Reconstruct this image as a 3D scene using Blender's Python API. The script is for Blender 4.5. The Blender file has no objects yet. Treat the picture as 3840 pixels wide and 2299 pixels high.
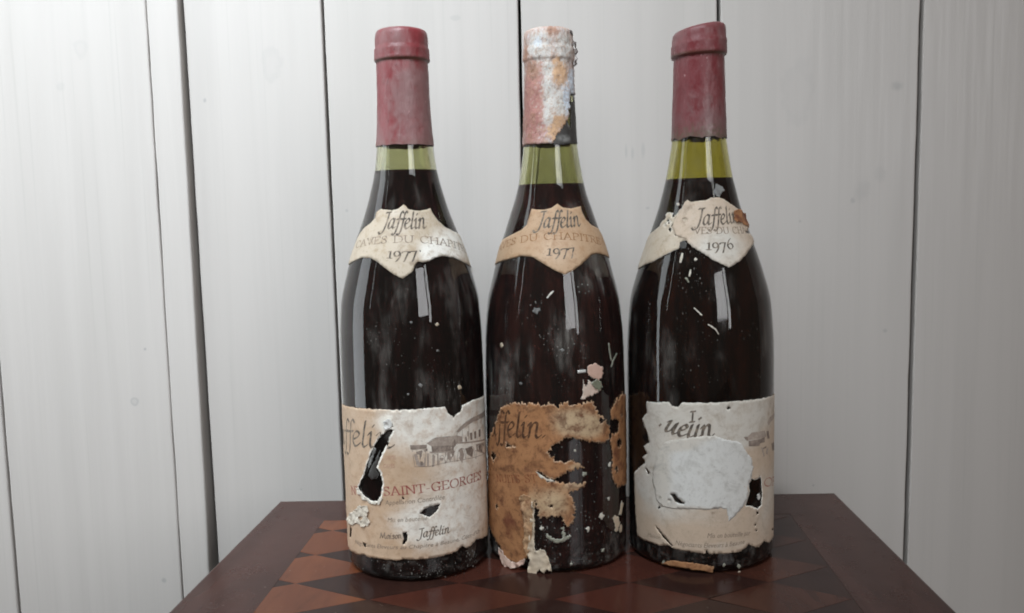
import bpy, bmesh, math, random
import numpy as np
from mathutils import Vector, Matrix, noise as mnoise
from mathutils.geometry import delaunay_2d_cdt

random.seed(7)
sc = bpy.context.scene
COL = sc.collection

# ------------------------------------------------------------------ camera
# pixel units of the 3840 x 2299 photograph
F_PX, PCX, PCY = 3216.22, 1920.0, 1149.5
RGT = np.array([0.99864097, 0.0465319, -0.0234735])
UPV = np.array([0.01872507, 0.09997715, 0.99481352])
FWD = np.array([-0.04863737, 0.99390108, -0.09896997])
CAM = np.array([0.0, 0.0, 0.193])
cam_data = bpy.data.cameras.new('camera')
cam = bpy.data.objects.new('camera', cam_data)
COL.objects.link(cam)
cam_data.sensor_width = 36.0
cam_data.lens = F_PX / 3840.0 * 36.0
cam_data.clip_start, cam_data.clip_end = 0.01, 50.0
cam.matrix_world = Matrix(((RGT[0], UPV[0], -FWD[0], CAM[0]), (RGT[1], UPV[1], -FWD[1], CAM[1]),
                           (RGT[2], UPV[2], -FWD[2], CAM[2]), (0, 0, 0, 1)))
sc.camera = cam

# ------------------------------------------------------------------ light
world = bpy.data.worlds.new('World')
sc.world = world
world.use_nodes = True
bg = world.node_tree.nodes['Background']
bg.inputs[0].default_value = (1.0, 0.74, 0.58, 1)
bg.inputs[1].default_value = 0.085


def area_light(name, loc, target, sx, sy, watts, col):
    d = bpy.data.lights.new(name, 'AREA')
    d.shape = 'RECTANGLE'
    d.size, d.size_y = sx, sy
    d.energy = watts
    d.color = col
    o = bpy.data.objects.new(name, d)
    COL.objects.link(o)
    o.location = loc
    v = Vector(target) - Vector(loc)
    o.rotation_euler = v.to_track_quat('-Z', 'Y').to_euler()
    return o


key = area_light('key_light_high', (-0.40, -0.013, 1.20), (-0.32, 0.63, 0.50), 0.70, 0.70, 6.3, (0.845, 0.93, 1.0))  # unseen added lamp, placed and narrowed to shape the wall's brightness, clear of bottle reflections
key.data.spread = math.radians(58)
area_light('window_light_side', (-1.20, 0.36, 0.45), (0.0, 0.36, 0.45), 0.48, 1.3, 7.0, (0.90, 0.96, 1.0))
# the window behind the camera on the right: a wide pane and a narrow one beside its bar
area_light('window_light_wide_pane', (1.47, -2.29, 1.05), (0.0, 0.5, 1.05), 0.86, 1.55, 28.5, (0.985, 0.985, 1.0))
area_light('window_light_narrow_pane', (1.99, -1.96, 1.02), (0.0, 0.5, 1.02), 0.20, 1.72, 7.0, (0.98, 0.985, 1.0))
area_light('window_light_slit', (-1.25, -0.22, 0.9), (0.0, 0.5, 0.4), 0.025, 1.3, 0.5, (0.92, 0.96, 1.0))

sc.view_settings.view_transform = 'Standard'
sc.view_settings.look = 'None'
sc.view_settings.exposure = 0.0
sc.view_settings.gamma = 1.0
sc.render.engine = 'CYCLES'
sc.cycles.use_denoising = True
sc.cycles.max_bounces = 14
sc.cycles.transmission_bounces = 12
sc.cycles.transparent_max_bounces = 12
sc.cycles.caustics_reflective = False
sc.cycles.caustics_refractive = True
sc.cycles.sample_clamp_indirect = 6.0
sc.cycles.filter_width = 1.9


# ------------------------------------------------------------------ helpers
def ray(x, y):
    d = RGT * ((x - PCX) / F_PX) - UPV * ((y - PCY) / F_PX) + FWD
    return d / np.linalg.norm(d)


def on_plane_y(x, y, Y):
    d = ray(x, y)
    return CAM + d * (Y / d[1])


def link(name, mesh, mat=None, parent=None):
    o = bpy.data.objects.new(name, mesh)
    COL.objects.link(o)
    if mat is not None:
        mesh.materials.append(mat)
    if parent is not None:
        o.parent = parent
    return o


def empty(name, loc, label, cat, group=None):
    o = bpy.data.objects.new(name, None)
    COL.objects.link(o)
    o.location = loc
    o.empty_display_size = 0.02
    o['label'] = label
    o['category'] = cat
    if group:
        o['group'] = group
    return o


def mesh_from(name, verts, faces, smooth=False):
    me = bpy.data.meshes.new(name)
    me.from_pydata([tuple(v) for v in verts], [], [tuple(f) for f in faces])
    me.update()
    if smooth:
        me.polygons.foreach_set('use_smooth', [True] * len(me.polygons))
    return me


def fbm(x, y, z=0.0, o=4):
    return mnoise.fractal(Vector((x, y, z)), 1.0, 2.0, o)


def inside(pts, poly):
    pts = np.asarray(pts, float)
    poly = np.asarray(poly, float)
    x, y = pts[:, 0], pts[:, 1]
    r = np.zeros(len(pts), bool)
    x1, y1 = poly[:, 0], poly[:, 1]
    x2, y2 = np.roll(x1, -1), np.roll(y1, -1)
    for a, b, c, d in zip(x1, y1, x2, y2):
        if b == d:
            continue
        m = ((b > y) != (d > y)) & (x < (c - a) * (y - b) / (d - b) + a)
        r ^= m
    return r


# ------------------------------------------------------------------ materials
class Mat:
    def __init__(s, name):
        s.m = bpy.data.materials.new(name)
        s.m.use_nodes = True
        s.t = s.m.node_tree
        s.t.nodes.clear()
        s.out = s.t.nodes.new('ShaderNodeOutputMaterial')

    def put(s, sock, v):
        if v is None:
            return
        if isinstance(v, bpy.types.NodeSocket):
            s.t.links.new(v, sock)
        elif isinstance(v, (tuple, list)) and sock.type == 'RGBA' and len(v) == 3:
            sock.default_value = (*v, 1)
        else:
            sock.default_value = v

    def node(s, typ, props=None, **ins):
        n = s.t.nodes.new(typ)
        for k, v in (props or {}).items():
            setattr(n, k, v)
        for k, v in ins.items():
            key = int(k[1:]) if k[0] == 'i' and k[1:].isdigit() else k.replace('_', ' ')
            s.put(n.inputs[key], v)
        return n

    def coord(s, scale=(1, 1, 1), kind='Object', loc=(0, 0, 0)):
        tc = s.node('ShaderNodeTexCoord')
        mp = s.node('ShaderNodeMapping', Vector=tc.outputs[kind], Scale=scale, Location=loc)
        return mp.outputs[0]

    def noise(s, vec, scale, detail=5, rough=0.55, dist=0.0):
        return s.node('ShaderNodeTexNoise', Vector=vec, Scale=scale, Detail=detail, Roughness=rough, Distortion=dist).outputs[0]

    def math(s, op, a, b=None, c=None, clamp=False):
        n = s.node('ShaderNodeMath', {'operation': op, 'use_clamp': clamp})
        s.put(n.inputs[0], a)
        if b is not None:
            s.put(n.inputs[1], b)
        if c is not None:
            s.put(n.inputs[2], c)
        return n.outputs[0]

    def smooth(s, v, lo, hi, a=0.0, b=1.0):
        n = s.node('ShaderNodeMapRange', {'interpolation_type': 'SMOOTHSTEP'})
        s.put(n.inputs[0], v)
        for i, q in zip((1, 2, 3, 4), (lo, hi, a, b)):
            s.put(n.inputs[i], q)
        return n.outputs[0]

    def mix(s, f, a, b, mode='MIX'):
        n = s.node('ShaderNodeMix', {'data_type': 'RGBA', 'blend_type': mode})
        s.put(n.inputs[0], f)
        s.put(n.inputs[6], a)
        s.put(n.inputs[7], b)
        return n.outputs[2]

    def attr(s, name, what=2):
        return s.node('ShaderNodeAttribute', {'attribute_name': name}).outputs[what]

    def bump(s, h, strength, dist):
        return s.node('ShaderNodeBump', Height=h, Strength=strength, Distance=dist).outputs[0]

    def pbr(s, col, rough=0.5, spec=0.5, normal=None, **kw):
        n = s.node('ShaderNodeBsdfPrincipled')
        s.put(n.inputs['Base Color'], col)
        s.put(n.inputs['Roughness'], rough)
        s.put(n.inputs['Specular IOR Level'], spec)
        s.put(n.inputs['Normal'], normal)
        for k, v in kw.items():
            s.put(n.inputs[k.replace('_', ' ')], v)
        return n.outputs[0]

    def done(s, shader):
        s.t.links.new(shader, s.out.inputs[0])
        return s.m


def mat_paint():
    M = Mat('white_board_paint')
    g = M.coord((1, 1, 1), 'Object')
    grain = M.noise(M.coord((55, 20, 1.6)), 1.0, 6, 0.6, 0.6)
    fine = M.noise(M.coord((260, 60, 9)), 1.0, 3, 0.6)
    blot = M.noise(M.coord((5, 5, 2.2)), 1.0, 3, 0.5)
    col = M.mix(M.smooth(grain, 0.35, 0.7), (0.445, 0.418, 0.392), (0.423, 0.397, 0.372))
    hair = M.noise(M.coord((420, 60, 3.5)), 1.0, 3, 0.6)
    col = M.mix(M.smooth(hair, 0.58, 0.74, 0, 0.35), col, (0.355, 0.338, 0.312))
    chip = M.noise(M.coord((140, 60, 60)), 1.0, 4, 0.7)
    col = M.mix(M.smooth(chip, 0.70, 0.78, 0, 0.5), col, (0.36, 0.35, 0.33))
    col = M.mix(M.smooth(blot, 0.45, 0.75, 0, 0.35), col, (0.392, 0.372, 0.342))
    # grubby marks: knots showing through, dents and scuffs (x, z, size, stretch, strength)
    for (mx, mz, rad, st, k, ring) in MARKS:
        sep = M.node('ShaderNodeSeparateXYZ', Vector=g)
        warp = M.noise(M.coord((90, 90, 90)), 1.0, 2)
        dx = M.math('MULTIPLY', M.math('SUBTRACT', sep.outputs[0], mx), 1.0 / rad)
        dz = M.math('MULTIPLY', M.math('SUBTRACT', sep.outputs[2], mz), 1.0 / (rad * st))
        d = M.math('SQRT', M.math('ADD', M.math('MULTIPLY', dx, dx), M.math('MULTIPLY', dz, dz)))
        d = M.math('ADD', d, M.math('MULTIPLY', M.math('SUBTRACT', warp, 0.5), 1.3))
        if ring:
            a = M.math('SUBTRACT', M.smooth(d, 1.1, 0.75), M.math('MULTIPLY', M.smooth(d, 0.75, 0.4), 0.6))
        else:
            a = M.smooth(d, 1.0, 0.3)
        col = M.mix(M.math('MULTIPLY', a, min(1.0, k * 1.7), clamp=True), col, (0.30, 0.29, 0.28))
    h = M.math('ADD', M.math('MULTIPLY', grain, 0.7), M.math('MULTIPLY', fine, 0.3))
    rough = M.smooth(fine, 0.3, 0.7, 0.42, 0.6)
    return M.done(M.pbr(col, rough, 0.35, M.bump(h, 0.28, 0.0012)))


def simple(name, col, rough=0.6, spec=0.3, var=0.25, scale=30, bump=0.2):
    M = Mat(name)
    n = M.noise(M.coord((1, 1, 1)), scale, 5)
    c = M.mix(M.smooth(n, 0.3, 0.7), tuple(q * (1 - var) for q in col), tuple(min(1, q * (1 + var)) for q in col))
    return M.done(M.pbr(c, rough, spec, M.bump(n, bump, 0.0008)))


def mat_wood(name, light, dark, stretch, rough=0.3):
    M = Mat(name)
    rnd = M.node('ShaderNodeObjectInfo').outputs['Random']
    tc = M.node('ShaderNodeTexCoord')
    off = M.node('ShaderNodeCombineXYZ', X=M.math('MULTIPLY', rnd, 7.0), Y=M.math('MULTIPLY', rnd, 3.0))
    v = M.node('ShaderNodeVectorMath', {'operation': 'ADD'}, i0=tc.outputs['Object'], i1=off.outputs[0]).outputs[0]
    v = M.node('ShaderNodeMapping', Vector=v, Scale=stretch).outputs[0]
    n1 = M.noise(v, 1.0, 6, 0.6, 0.8)
    n2 = M.noise(v, 5.0, 4, 0.6, 0.2)
    blot = M.noise(tc.outputs['Object'], 22, 3)
    c = M.mix(M.smooth(n1, 0.32, 0.68), dark, light)
    c = M.mix(M.smooth(n2, 0.5, 0.75, 0, 0.45), c, tuple(q * 0.55 for q in dark))
    c = M.mix(M.math('MULTIPLY', rnd, 0.6), c, dark)
    c = M.mix(M.smooth(blot, 0.55, 0.8, 0, 0.4), c, tuple(q * 0.6 for q in dark))
    wear = M.noise(tc.outputs['Object'], 60, 6, 0.7)
    r = M.smooth(wear, 0.3, 0.75, rough * 0.75, rough * 1.6)
    sm = M.node('ShaderNodeTexVoronoi', Vector=tc.outputs['Object'], Scale=160).outputs[0]
    speck = M.math('MULTIPLY', M.smooth(sm, 0.09, 0.05), M.smooth(blot, 0.5, 0.65))
    c = M.mix(M.math('MULTIPLY', speck, 0.5), c, (0.3, 0.25, 0.2))
    return M.done(M.pbr(c, r, 0.17, M.bump(M.math('ADD', n2, M.math('MULTIPLY', wear, 0.6)), 0.12, 0.0004)))


def mat_glass(name, tint, dust=1.0, seed=0.0):
    M = Mat(name)
    loc = (seed, seed * 0.7, seed * 1.3)
    o = M.coord((1, 1, 1), 'Object', loc)
    st = M.coord((85, 85, 16), 'Object', loc)
    n = M.noise(st, 1.0, 6, 0.65)
    film = M.noise(o, 28, 5, 0.6)
    sep = M.node('ShaderNodeSeparateXYZ', Vector=M.coord())
    low = M.smooth(sep.outputs[2], 0.032, 0.004)
    mask = M.math('MULTIPLY', M.smooth(n, 0.47, 0.74), M.smooth(film, 0.42, 0.7))
    vor = M.node('ShaderNodeTexVoronoi', Vector=o, Scale=420).outputs[0]
    spk = M.math('MULTIPLY', M.smooth(vor, 0.2, 0.1), M.smooth(M.noise(o, 55, 4), 0.52, 0.66))
    grit = M.math('MULTIPLY', M.smooth(M.noise(o, 230, 5, 0.7), 0.5, 0.68), low)
    f = M.math('ADD', M.math('MULTIPLY', mask, 0.42 * dust), M.math('MULTIPLY', spk, 0.42 * dust))
    f = M.math('ADD', f, M.math('MULTIPLY', grit, 0.16))
    f = M.math('ADD', f, 0.016 * dust, clamp=True)
    g = M.pbr(tint, M.smooth(n, 0.4, 0.8, 0.025, 0.09), 0.5, M.bump(M.noise(o, 26, 2), 0.05, 0.002),
              Transmission_Weight=1.0, IOR=1.5)
    d = M.pbr((0.34, 0.32, 0.29), 0.9, 0.1)
    mx = M.node('ShaderNodeMixShader', i0=f, i1=g, i2=d)
    return M.done(mx.outputs[0])


def mat_wine(name='red_wine', k=1.0):
    M = Mat(name)
    sep = M.node('ShaderNodeSeparateXYZ', Vector=M.coord())
    n = M.noise(M.coord((110, 110, 14)), 1.0, 5, 0.65)
    c = M.mix(M.smooth(n, 0.35, 0.7), (0.006 * k, 0.0022, 0.0025), (0.030 * k, 0.007 * k, 0.008 * k))
    return M.done(M.pbr(c, 0.6, 0.0))


def mat_paper(name, base, alt, mott, mott_amt=0.5, fibre=(0.78, 0.74, 0.66), dirt=(0.16, 0.11, 0.07), rough=0.62, spec=0.3):
    M = Mat(name)
    o = M.coord()
    n1 = M.noise(o, 45, 6, 0.65, 0.4)
    n2 = M.noise(o, 170, 5, 0.7)
    n3 = M.noise(o, 620, 3, 0.7)
    t = M.attr('tint')
    tt = M.smooth(M.math('ADD', t, M.math('MULTIPLY', M.math('SUBTRACT', n1, 0.5), 0.8)), 0.2, 0.8)
    c = M.mix(tt, base, alt)
    n4 = M.noise(o, 95, 6, 0.75, 0.8)
    c = M.mix(M.smooth(n2, 0.46, 0.70, 0, mott_amt), c, mott)
    c = M.mix(M.smooth(n4, 0.52, 0.66, 0, 0.7 * mott_amt), c, tuple(q * 0.75 for q in mott))
    c = M.mix(M.smooth(n3, 0.56, 0.72, 0, 0.6 * mott_amt), c, tuple(q * 0.5 for q in mott))
    dd = M.math('ADD', M.attr('dirt'), M.math('MULTIPLY', M.math('SUBTRACT', n2, 0.5), 1.1))
    c = M.mix(M.smooth(dd, 0.35, 0.9, 0, 0.85), c, dirt)
    f = M.math('ADD', M.attr('fibre'), M.math('MULTIPLY', M.math('SUBTRACT', n2, 0.5), 0.7))
    c = M.mix(M.smooth(f, 0.35, 0.75), c, fibre)
    h = M.math('ADD', M.math('MULTIPLY', n1, 1.0), M.math('MULTIPLY', n2, 0.45))
    return M.done(M.pbr(c, rough, spec, M.bump(h, 0.3, 0.0009)))


def mat_ink(name, ink, paper, fade):
    M = Mat(name)
    n = M.noise(M.coord(), 420, 4, 0.7)
    n2 = M.noise(M.coord(), 90, 3, 0.6)
    f = M.math('MULTIPLY', M.smooth(n, 0.42, 0.66), fade)
    f = M.math('ADD', f, M.smooth(n2, 0.5, 0.75, 0, fade * 0.8), clamp=True)
    return M.done(M.pbr(M.mix(f, ink, paper), 0.7, 0.2))


def mat_capsule(name, seed, red=(0.195, 0.028, 0.033), dusty=(0.215, 0.108, 0.106)):
    M = Mat(name)
    o = M.coord((1, 1, 0.6), 'Object', (seed, seed, seed))
    n1 = M.noise(o, 38, 4, 0.6, 0.3)
    n2 = M.noise(o, 240, 4, 0.7)
    n3 = M.noise(M.coord((1, 1, 0.25), 'Object', (seed, 0, 0)), 300, 3, 0.6)
    c = M.mix(M.smooth(M.math('ADD', n1, M.math('MULTIPLY', M.math('SUBTRACT', n2, 0.5), 0.35)), 0.36, 0.66), red, dusty)
    c = M.mix(M.smooth(n3, 0.58, 0.78, 0, 0.4), c, (0.16, 0.03, 0.035))
    c = M.mix(M.smooth(n2, 0.64, 0.76, 0, 0.5), c, (0.5, 0.33, 0.32))
    scr = M.noise(M.coord((500, 500, 60), 'Object', (seed, 0, 0)), 1.0, 3, 0.7, 1.5)
    c = M.mix(M.smooth(scr, 0.64, 0.72, 0, 0.45), c, (0.36, 0.25, 0.245))
    c = M.mix(M.smooth(scr, 0.36, 0.28, 0, 0.6), c, (0.07, 0.015, 0.018))
    d = M.attr('dirt')
    c = M.mix(M.math('MULTIPLY', d, 0.8, clamp=True), c, (0.09, 0.075, 0.045))
    return M.done(M.pbr(c, M.smooth(n2, 0.3, 0.7, 0.3, 0.6), 0.5, M.bump(M.math('ADD', n1, M.math('ADD', M.math('MULTIPLY', n2, 0.5), M.math('MULTIPLY', n3, 0.35))), 0.5, 0.0012)))


def mat_lead():
    M = Mat('corroded_lead_foil')
    o = M.coord()
    n2 = M.noise(o, 330, 5, 0.7)
    n1 = M.noise(o, 120, 4, 0.65)
    c = M.attr('paint', 0)
    c = M.mix(M.smooth(n2, 0.55, 0.72, 0, 0.6), c, (0.62, 0.57, 0.52))
    c = M.mix(M.smooth(n1, 0.55, 0.68, 0, 0.65), c, (0.34, 0.19, 0.12))
    c = M.mix(M.smooth(n2, 0.42, 0.32, 0, 0.6), c, (0.14, 0.10, 0.085))
    n5 = M.noise(o, 620, 5, 0.75, 0.6)
    c = M.mix(M.smooth(n5, 0.50, 0.60, 0, 0.62), c, (0.42, 0.28, 0.20))
    c = M.mix(M.smooth(n5, 0.40, 0.33, 0, 0.7), c, (0.20, 0.12, 0.10))
    return M.done(M.pbr(c, 0.75, 0.25, M.bump(M.math('ADD', n1, n2), 0.5, 0.0012)))


# ------------------------------------------------------------------ the setting: floor and plank wall
WALL_Y = 0.63


def wall_pt(x, y, Y=WALL_Y):
    p = on_plane_y(x, y, Y)
    return p[0], p[2]


MARKS = []
for (px, py, rad, st, k, ring) in ((1022, 240, 0.0085, 1.5, 0.10, 1), (520, 1500, 0.004, 0.9, 0.35, 1), (318, 190, 0.006, 1.2, 0.10, 1),
                                   (244, 330, 0.004, 1.0, 0.12, 0), (768, 376, 0.0015, 1.4, 0.45, 0), (558, 1305, 0.0014, 1.0, 0.5, 0),
                                   (628, 2165, 0.0022, 1.0, 0.4, 0), (1300, 790, 0.0015, 1.0, 0.3, 0), (1708, 68, 0.005, 0.5, 0.18, 0),
                                   (2348, 570, 0.0016, 4.2, 0.24, 0), (2372, 572, 0.0016, 4.0, 0.22, 0), (2412, 566, 0.0018, 4.4, 0.20, 0),
                                   (3362, 322, 0.006, 0.7, 0.28, 0), (3230, 715, 0.008, 1.2, 0.13, 0), (3305, 650, 0.006, 1.3, 0.12, 0),
                                   (3197, 752, 0.0025, 1.2, 0.30, 0), (3320, 1240, 0.0025, 0.9, 0.3, 0), (3000, 830, 0.0014, 1.0, 0.35, 0),
                                   (2430, 780, 0.002, 0.6, 0.3, 0), (3050, 1820, 0.0012, 1.0, 0.4, 0), (1130, 1835, 0.0015, 1, 0.3, 0),
                                   (2990, 350, 0.012, 2.2, 0.07, 1)):
    mx, mz = wall_pt(px, py)
    MARKS.append((mx, mz + 0.62, rad, st, k, ring))
PAINT = mat_paint()

floor_mat = mat_wood('floor_board_wood', (0.16, 0.10, 0.06), (0.09, 0.055, 0.03), (30, 3, 3), 0.45)
fl = link('floor', mesh_from('floor', [(-2.5, -3, -.62), (2.5, -3, -.62), (2.5, .66, -.62), (-2.5, .66, -.62)], [(0, 1, 2, 3)]), floor_mat)
fl['kind'] = 'structure'

wall = empty('plank_wall', (0, WALL_Y, -0.62), 'white painted wall of upright wooden boards with dark gaps behind the bottles', 'wall')


def edge_line(a, b, Y=WALL_Y):
    (x0, z0), (x1, z1) = wall_pt(*a, Y), wall_pt(*b, Y)
    return lambda z: x0 + (x1 - x0) * (z - z0) / (z1 - z0)


PROUD = 0.0060
gw = 0.0010
L_b0 = edge_line((5.6, 1490), (73, 2299), WALL_Y - PROUD)
L_crack = edge_line((545.5, 0), (684.5, 2237), WALL_Y - PROUD)
L_stepL = edge_line((664, 0), (783, 2130), WALL_Y - PROUD)
L_stepR = edge_line((686, 0), (818, 2095))
L_3 = edge_line((1207, 0), (1292, 1870))
L_4 = edge_line((1947, 50), (1957.6, 540))
x5 = wall_pt(2695, 40)[0]
L_6 = edge_line((3459, 0), (3395.5, 2105))
ZB, ZT = -0.615, 0.95


def board(fl_, fr_, front, gl, gr, seed, thick=0.02):
    """One plank: section rows up its height, edges slightly worn, four corners eased."""
    zs = np.arange(ZB, ZT + 0.001, 0.0125)
    V, Fc = [], []
    ch = 0.0011
    for k, z in enumerate(zs):
        wl = 0.00035 * fbm(z * 22, seed * 3.1, 0.3) + 0.0006 * max(0, fbm(z * 60, seed, 5.0) - 0.45)
        wr = 0.00035 * fbm(z * 22, seed * 3.1, 9.3) + 0.0006 * max(0, fbm(z * 60, seed, 8.0) - 0.45)
        xl, xr = fl_(z) + gl + wl, fr_(z) - gr - wr
        bow = 0.0004 * fbm(z * 2.5, seed, 2.0)
        y0 = front + bow
        for (x, y) in ((xl, y0 + thick), (xl, y0 + ch), (xl + ch * .35, y0 + ch * .3), (xl + ch, y0), (xr - ch, y0), (xr - ch * .35, y0 + ch * .3), (xr, y0 + ch), (xr, y0 + thick)):
            V.append((x, y - WALL_Y, z + 0.62))
    n = 8
    for k in range(len(zs) - 1):
        for i in range(n):
            j = (i + 1) % n
            Fc.append((k * n + i, k * n + j, (k + 1) * n + j, (k + 1) * n + i))
    Fc.append(tuple(range(n - 1, -1, -1)))
    Fc.append(tuple((len(zs) - 1) * n + i for i in range(n)))
    me = mesh_from('board', V, Fc)
    o = link('board', me, PAINT, wall)
    return o


def shift(f, d):
    return lambda z: f(z) + d


FR = WALL_Y
for i in range(1, 6):
    board(shift(L_b0, -0.15 * (i + 1)), shift(L_b0, -0.15 * i), FR - PROUD, gw, gw, 30.0 + i)
board(shift(L_b0, -0.15), L_b0, FR - PROUD, gw, gw, 2.0)
board(L_b0, L_crack, FR - PROUD, gw * .9, 0.0003, 3.0)
board(L_crack, L_stepL, FR - PROUD, 0.0004, 0.0, 4.0, 0.0240)
board(L_stepR, L_3, FR, 0.0, gw, 5.0)
board(L_3, L_4, FR, gw, gw * 1.1, 6.0)
board(L_4, lambda z: x5, FR, gw * 1.1, gw * 1.2, 7.0)
board(lambda z: x5, L_6, FR, gw * 1.2, gw * 1.3, 8.0)
for i in range(9):
    board(shift(L_6, 0.147 * i), shift(L_6, 0.147 * (i + 1)), FR, gw * 1.3, gw * 1.3, 9.0 + i)
dark = simple('dark_wall_cavity', (0.02, 0.018, 0.016), 0.9, 0.1)
me = mesh_from('backing', [(-1.3, .0215, 0), (1.72, .0215, 0), (1.72, .0215, 1.57), (-1.3, .0215, 1.57), (-1.3, .03, 0), (1.72, .03, 0), (1.72, .03, 1.57), (-1.3, .03, 1.57)],
               [(0, 1, 2, 3), (7, 6, 5, 4), (0, 4, 5, 1), (1, 5, 6, 2), (2, 6, 7, 3), (3, 7, 4, 0)])
link('backing', me, dark, wall)

# ------------------------------------------------------------------ table with inlaid veneer
table = empty('side_table', (0, 0.40, 0), 'dark red mahogany side table with inlaid diamond veneer top, three wine bottles standing on it', 'table')
MAHOG = mat_wood('mahogany', (0.074, 0.033, 0.026), (0.044, 0.019, 0.015), (5, 26, 26), 0.20)
MAHOG_L = mat_wood('mahogany_long', (0.074, 0.033, 0.026), (0.044, 0.019, 0.015), (26, 5, 26), 0.20)
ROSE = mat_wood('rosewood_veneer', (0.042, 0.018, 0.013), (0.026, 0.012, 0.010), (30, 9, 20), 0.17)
INLAY_DIM = mat_wood('dark_red_inlay_dimmed', (0.090, 0.028, 0.018), (0.058, 0.020, 0.014), (22, 7, 20), 0.17)  # inlay darkened away from the left: light falloff put into the wood colour
INLAY_DIM_R = mat_wood('brown_inlay_dimmed', (0.070, 0.026, 0.017), (0.044, 0.017, 0.012), (22, 7, 20), 0.17)
INLAY_LIT = mat_wood('orange_inlay_lit_side', (0.185, 0.062, 0.027), (0.115, 0.038, 0.019), (22, 7, 20), 0.17)
TO = Vector((0, 0.40, 0))


def prism(name, poly, z0, z1, mat, parent, origin=TO, bev=0.0):
    bm = bmesh.new()
    vs = [bm.verts.new((x - origin[0], y - origin[1], z1)) for x, y in poly]
    f = bm.faces.new(vs)
    r = bmesh.ops.extrude_face_region(bm, geom=[f])
    bmesh.ops.translate(bm, verts=[v for v in r['geom'] if isinstance(v, bmesh.types.BMVert)], vec=(0, 0, z0 - z1))
    bmesh.ops.recalc_face_normals(bm, faces=bm.faces)
    if bev:
        oc = [(q[0] - origin[0], q[1] - origin[1]) for q in (LBk, RBk, LFt, RFt)]
        ed = [e for e in bm.edges if all(abs(v.co.z - z1) < 1e-6 and min(abs(v.co.x - q[0]) + abs(v.co.y - q[1]) for q in oc) < 1e-5 for v in e.verts)]
        bmesh.ops.bevel(bm, geom=ed, offset=bev, segments=2, affect='EDGES', profile=0.6)
    me = bpy.data.meshes.new(name)
    bm.to_mesh(me)
    bm.free()
    o = link(name, me, mat, parent)
    return o


# slab outline back to front: (left, right) edges lean very slightly as on the real table
LBk, RBk, LFt, RFt = (-0.1956, 0.5813), (0.1923, 0.5898), (-0.2003, 0.19), (0.1906, 0.19)
cr = 0.006
IN = dict(lb=(-0.1535, 0.541), rb=(0.1505, 0.548), lf=(-0.1545, 0.235), rf=(0.1440, 0.235))
prism('border_board', [LBk, IN['lb'], IN['rb'], RBk], -0.018, 0.0, MAHOG, table, bev=0.0012)
prism('border_board', [LFt, RFt, IN['rf'], IN['lf']], -0.018, 0.0, MAHOG, table, bev=0.0012)
prism('border_board', [LFt, IN['lf'], IN['lb'], LBk], -0.018, 0.0, MAHOG_L, table, bev=0.0012)
prism('border_board', [RFt, RBk, IN['rb'], IN['rf']], -0.018, 0.0, MAHOG_L, table, bev=0.0012)
prism('top_panel', [IN['lf'], IN['rf'], IN['rb'], IN['lb']], -0.016, -0.00014, ROSE, table)


def clip(poly, a, b):
    """Keep the part of poly on the left of a->b."""
    out = []
    n = len(poly)
    side = lambda p: (b[0] - a[0]) * (p[1] - a[1]) - (b[1] - a[1]) * (p[0] - a[0])
    for i in range(n):
        p, q = poly[i], poly[(i + 1) % n]
        sp, sq = side(p), side(q)
        if sp >= 0:
            out.append(p)
        if sp * sq < 0:
            t = sp / (sp - sq)
            out.append((p[0] + t * (q[0] - p[0]), p[1] + t * (q[1] - p[1])))
    return out


def veneer(poly, mat, k):
    c = (sum(p[0] for p in poly) / len(poly), sum(p[1] for p in poly) / len(poly))
    poly = [(p[0] + (c[0] - p[0]) * 0.0006, p[1] + (c[1] - p[1]) * 0.0006) for p in poly]
    for a, b in ((IN['lf'], IN['rf']), (IN['rf'], IN['rb']), (IN['rb'], IN['lb']), (IN['lb'], IN['lf'])):
        poly = clip(poly, a, b)
        if len(poly) < 3:
            return
    prism('veneer_piece', poly, -0.0010, -0.00004 - 0.00002 * (k % 4), mat, table)


cols = [(-0.143, 0.043), (-0.0535, 0.0445), (0.0375, 0.0400), (0.1110, 0.0365)]
hd = 0.0200
k = 0
for r in range(-3, 4):
    yc = 0.4225 + 0.04 * r
    for i, (xc, hw) in enumerate(cols):
        k += 1
        yy = yc + (0.002 if i == 2 else 0.0)
        veneer([(xc - hw, yc), (xc, yc - hd), (xc + hw, yc), (xc, yc + hd)], (INLAY_LIT, INLAY_DIM, INLAY_DIM, INLAY_DIM_R)[i], k)
        if i < 3:
            xn, hn = cols[i + 1]
            mid = 0.5 * (xc + hw + xn - hn)
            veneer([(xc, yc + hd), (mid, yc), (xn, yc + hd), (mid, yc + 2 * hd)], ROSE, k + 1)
for (sx, sy) in ((-1, 0), (1, 0), (-1, 1), (1, 1)):
    cx, cy = sx * 0.165, 0.22 + sy * 0.33
    bm = bmesh.new()
    rings = []
    for z, w in ((-0.018, 0.017), (-0.10, 0.017), (-0.12, 0.015), (-0.60, 0.010), (-0.62, 0.011)):
        rings.append([bm.verts.new((cx + a * w - TO[0], cy + b * w - TO[1], z)) for a, b in ((-1, -1), (1, -1), (1, 1), (-1, 1))])
    for A, B in zip(rings, rings[1:]):
        for i in range(4):
            bm.faces.new((A[i], A[(i + 1) % 4], B[(i + 1) % 4], B[i]))
    bm.faces.new(rings[0][::-1])
    bm.faces.new(rings[-1])
    bmesh.ops.recalc_face_normals(bm, faces=bm.faces)
    me = bpy.data.meshes.new('leg')
    bm.to_mesh(me)
    bm.free()
    link('leg', me, MAHOG_L, table)
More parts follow.
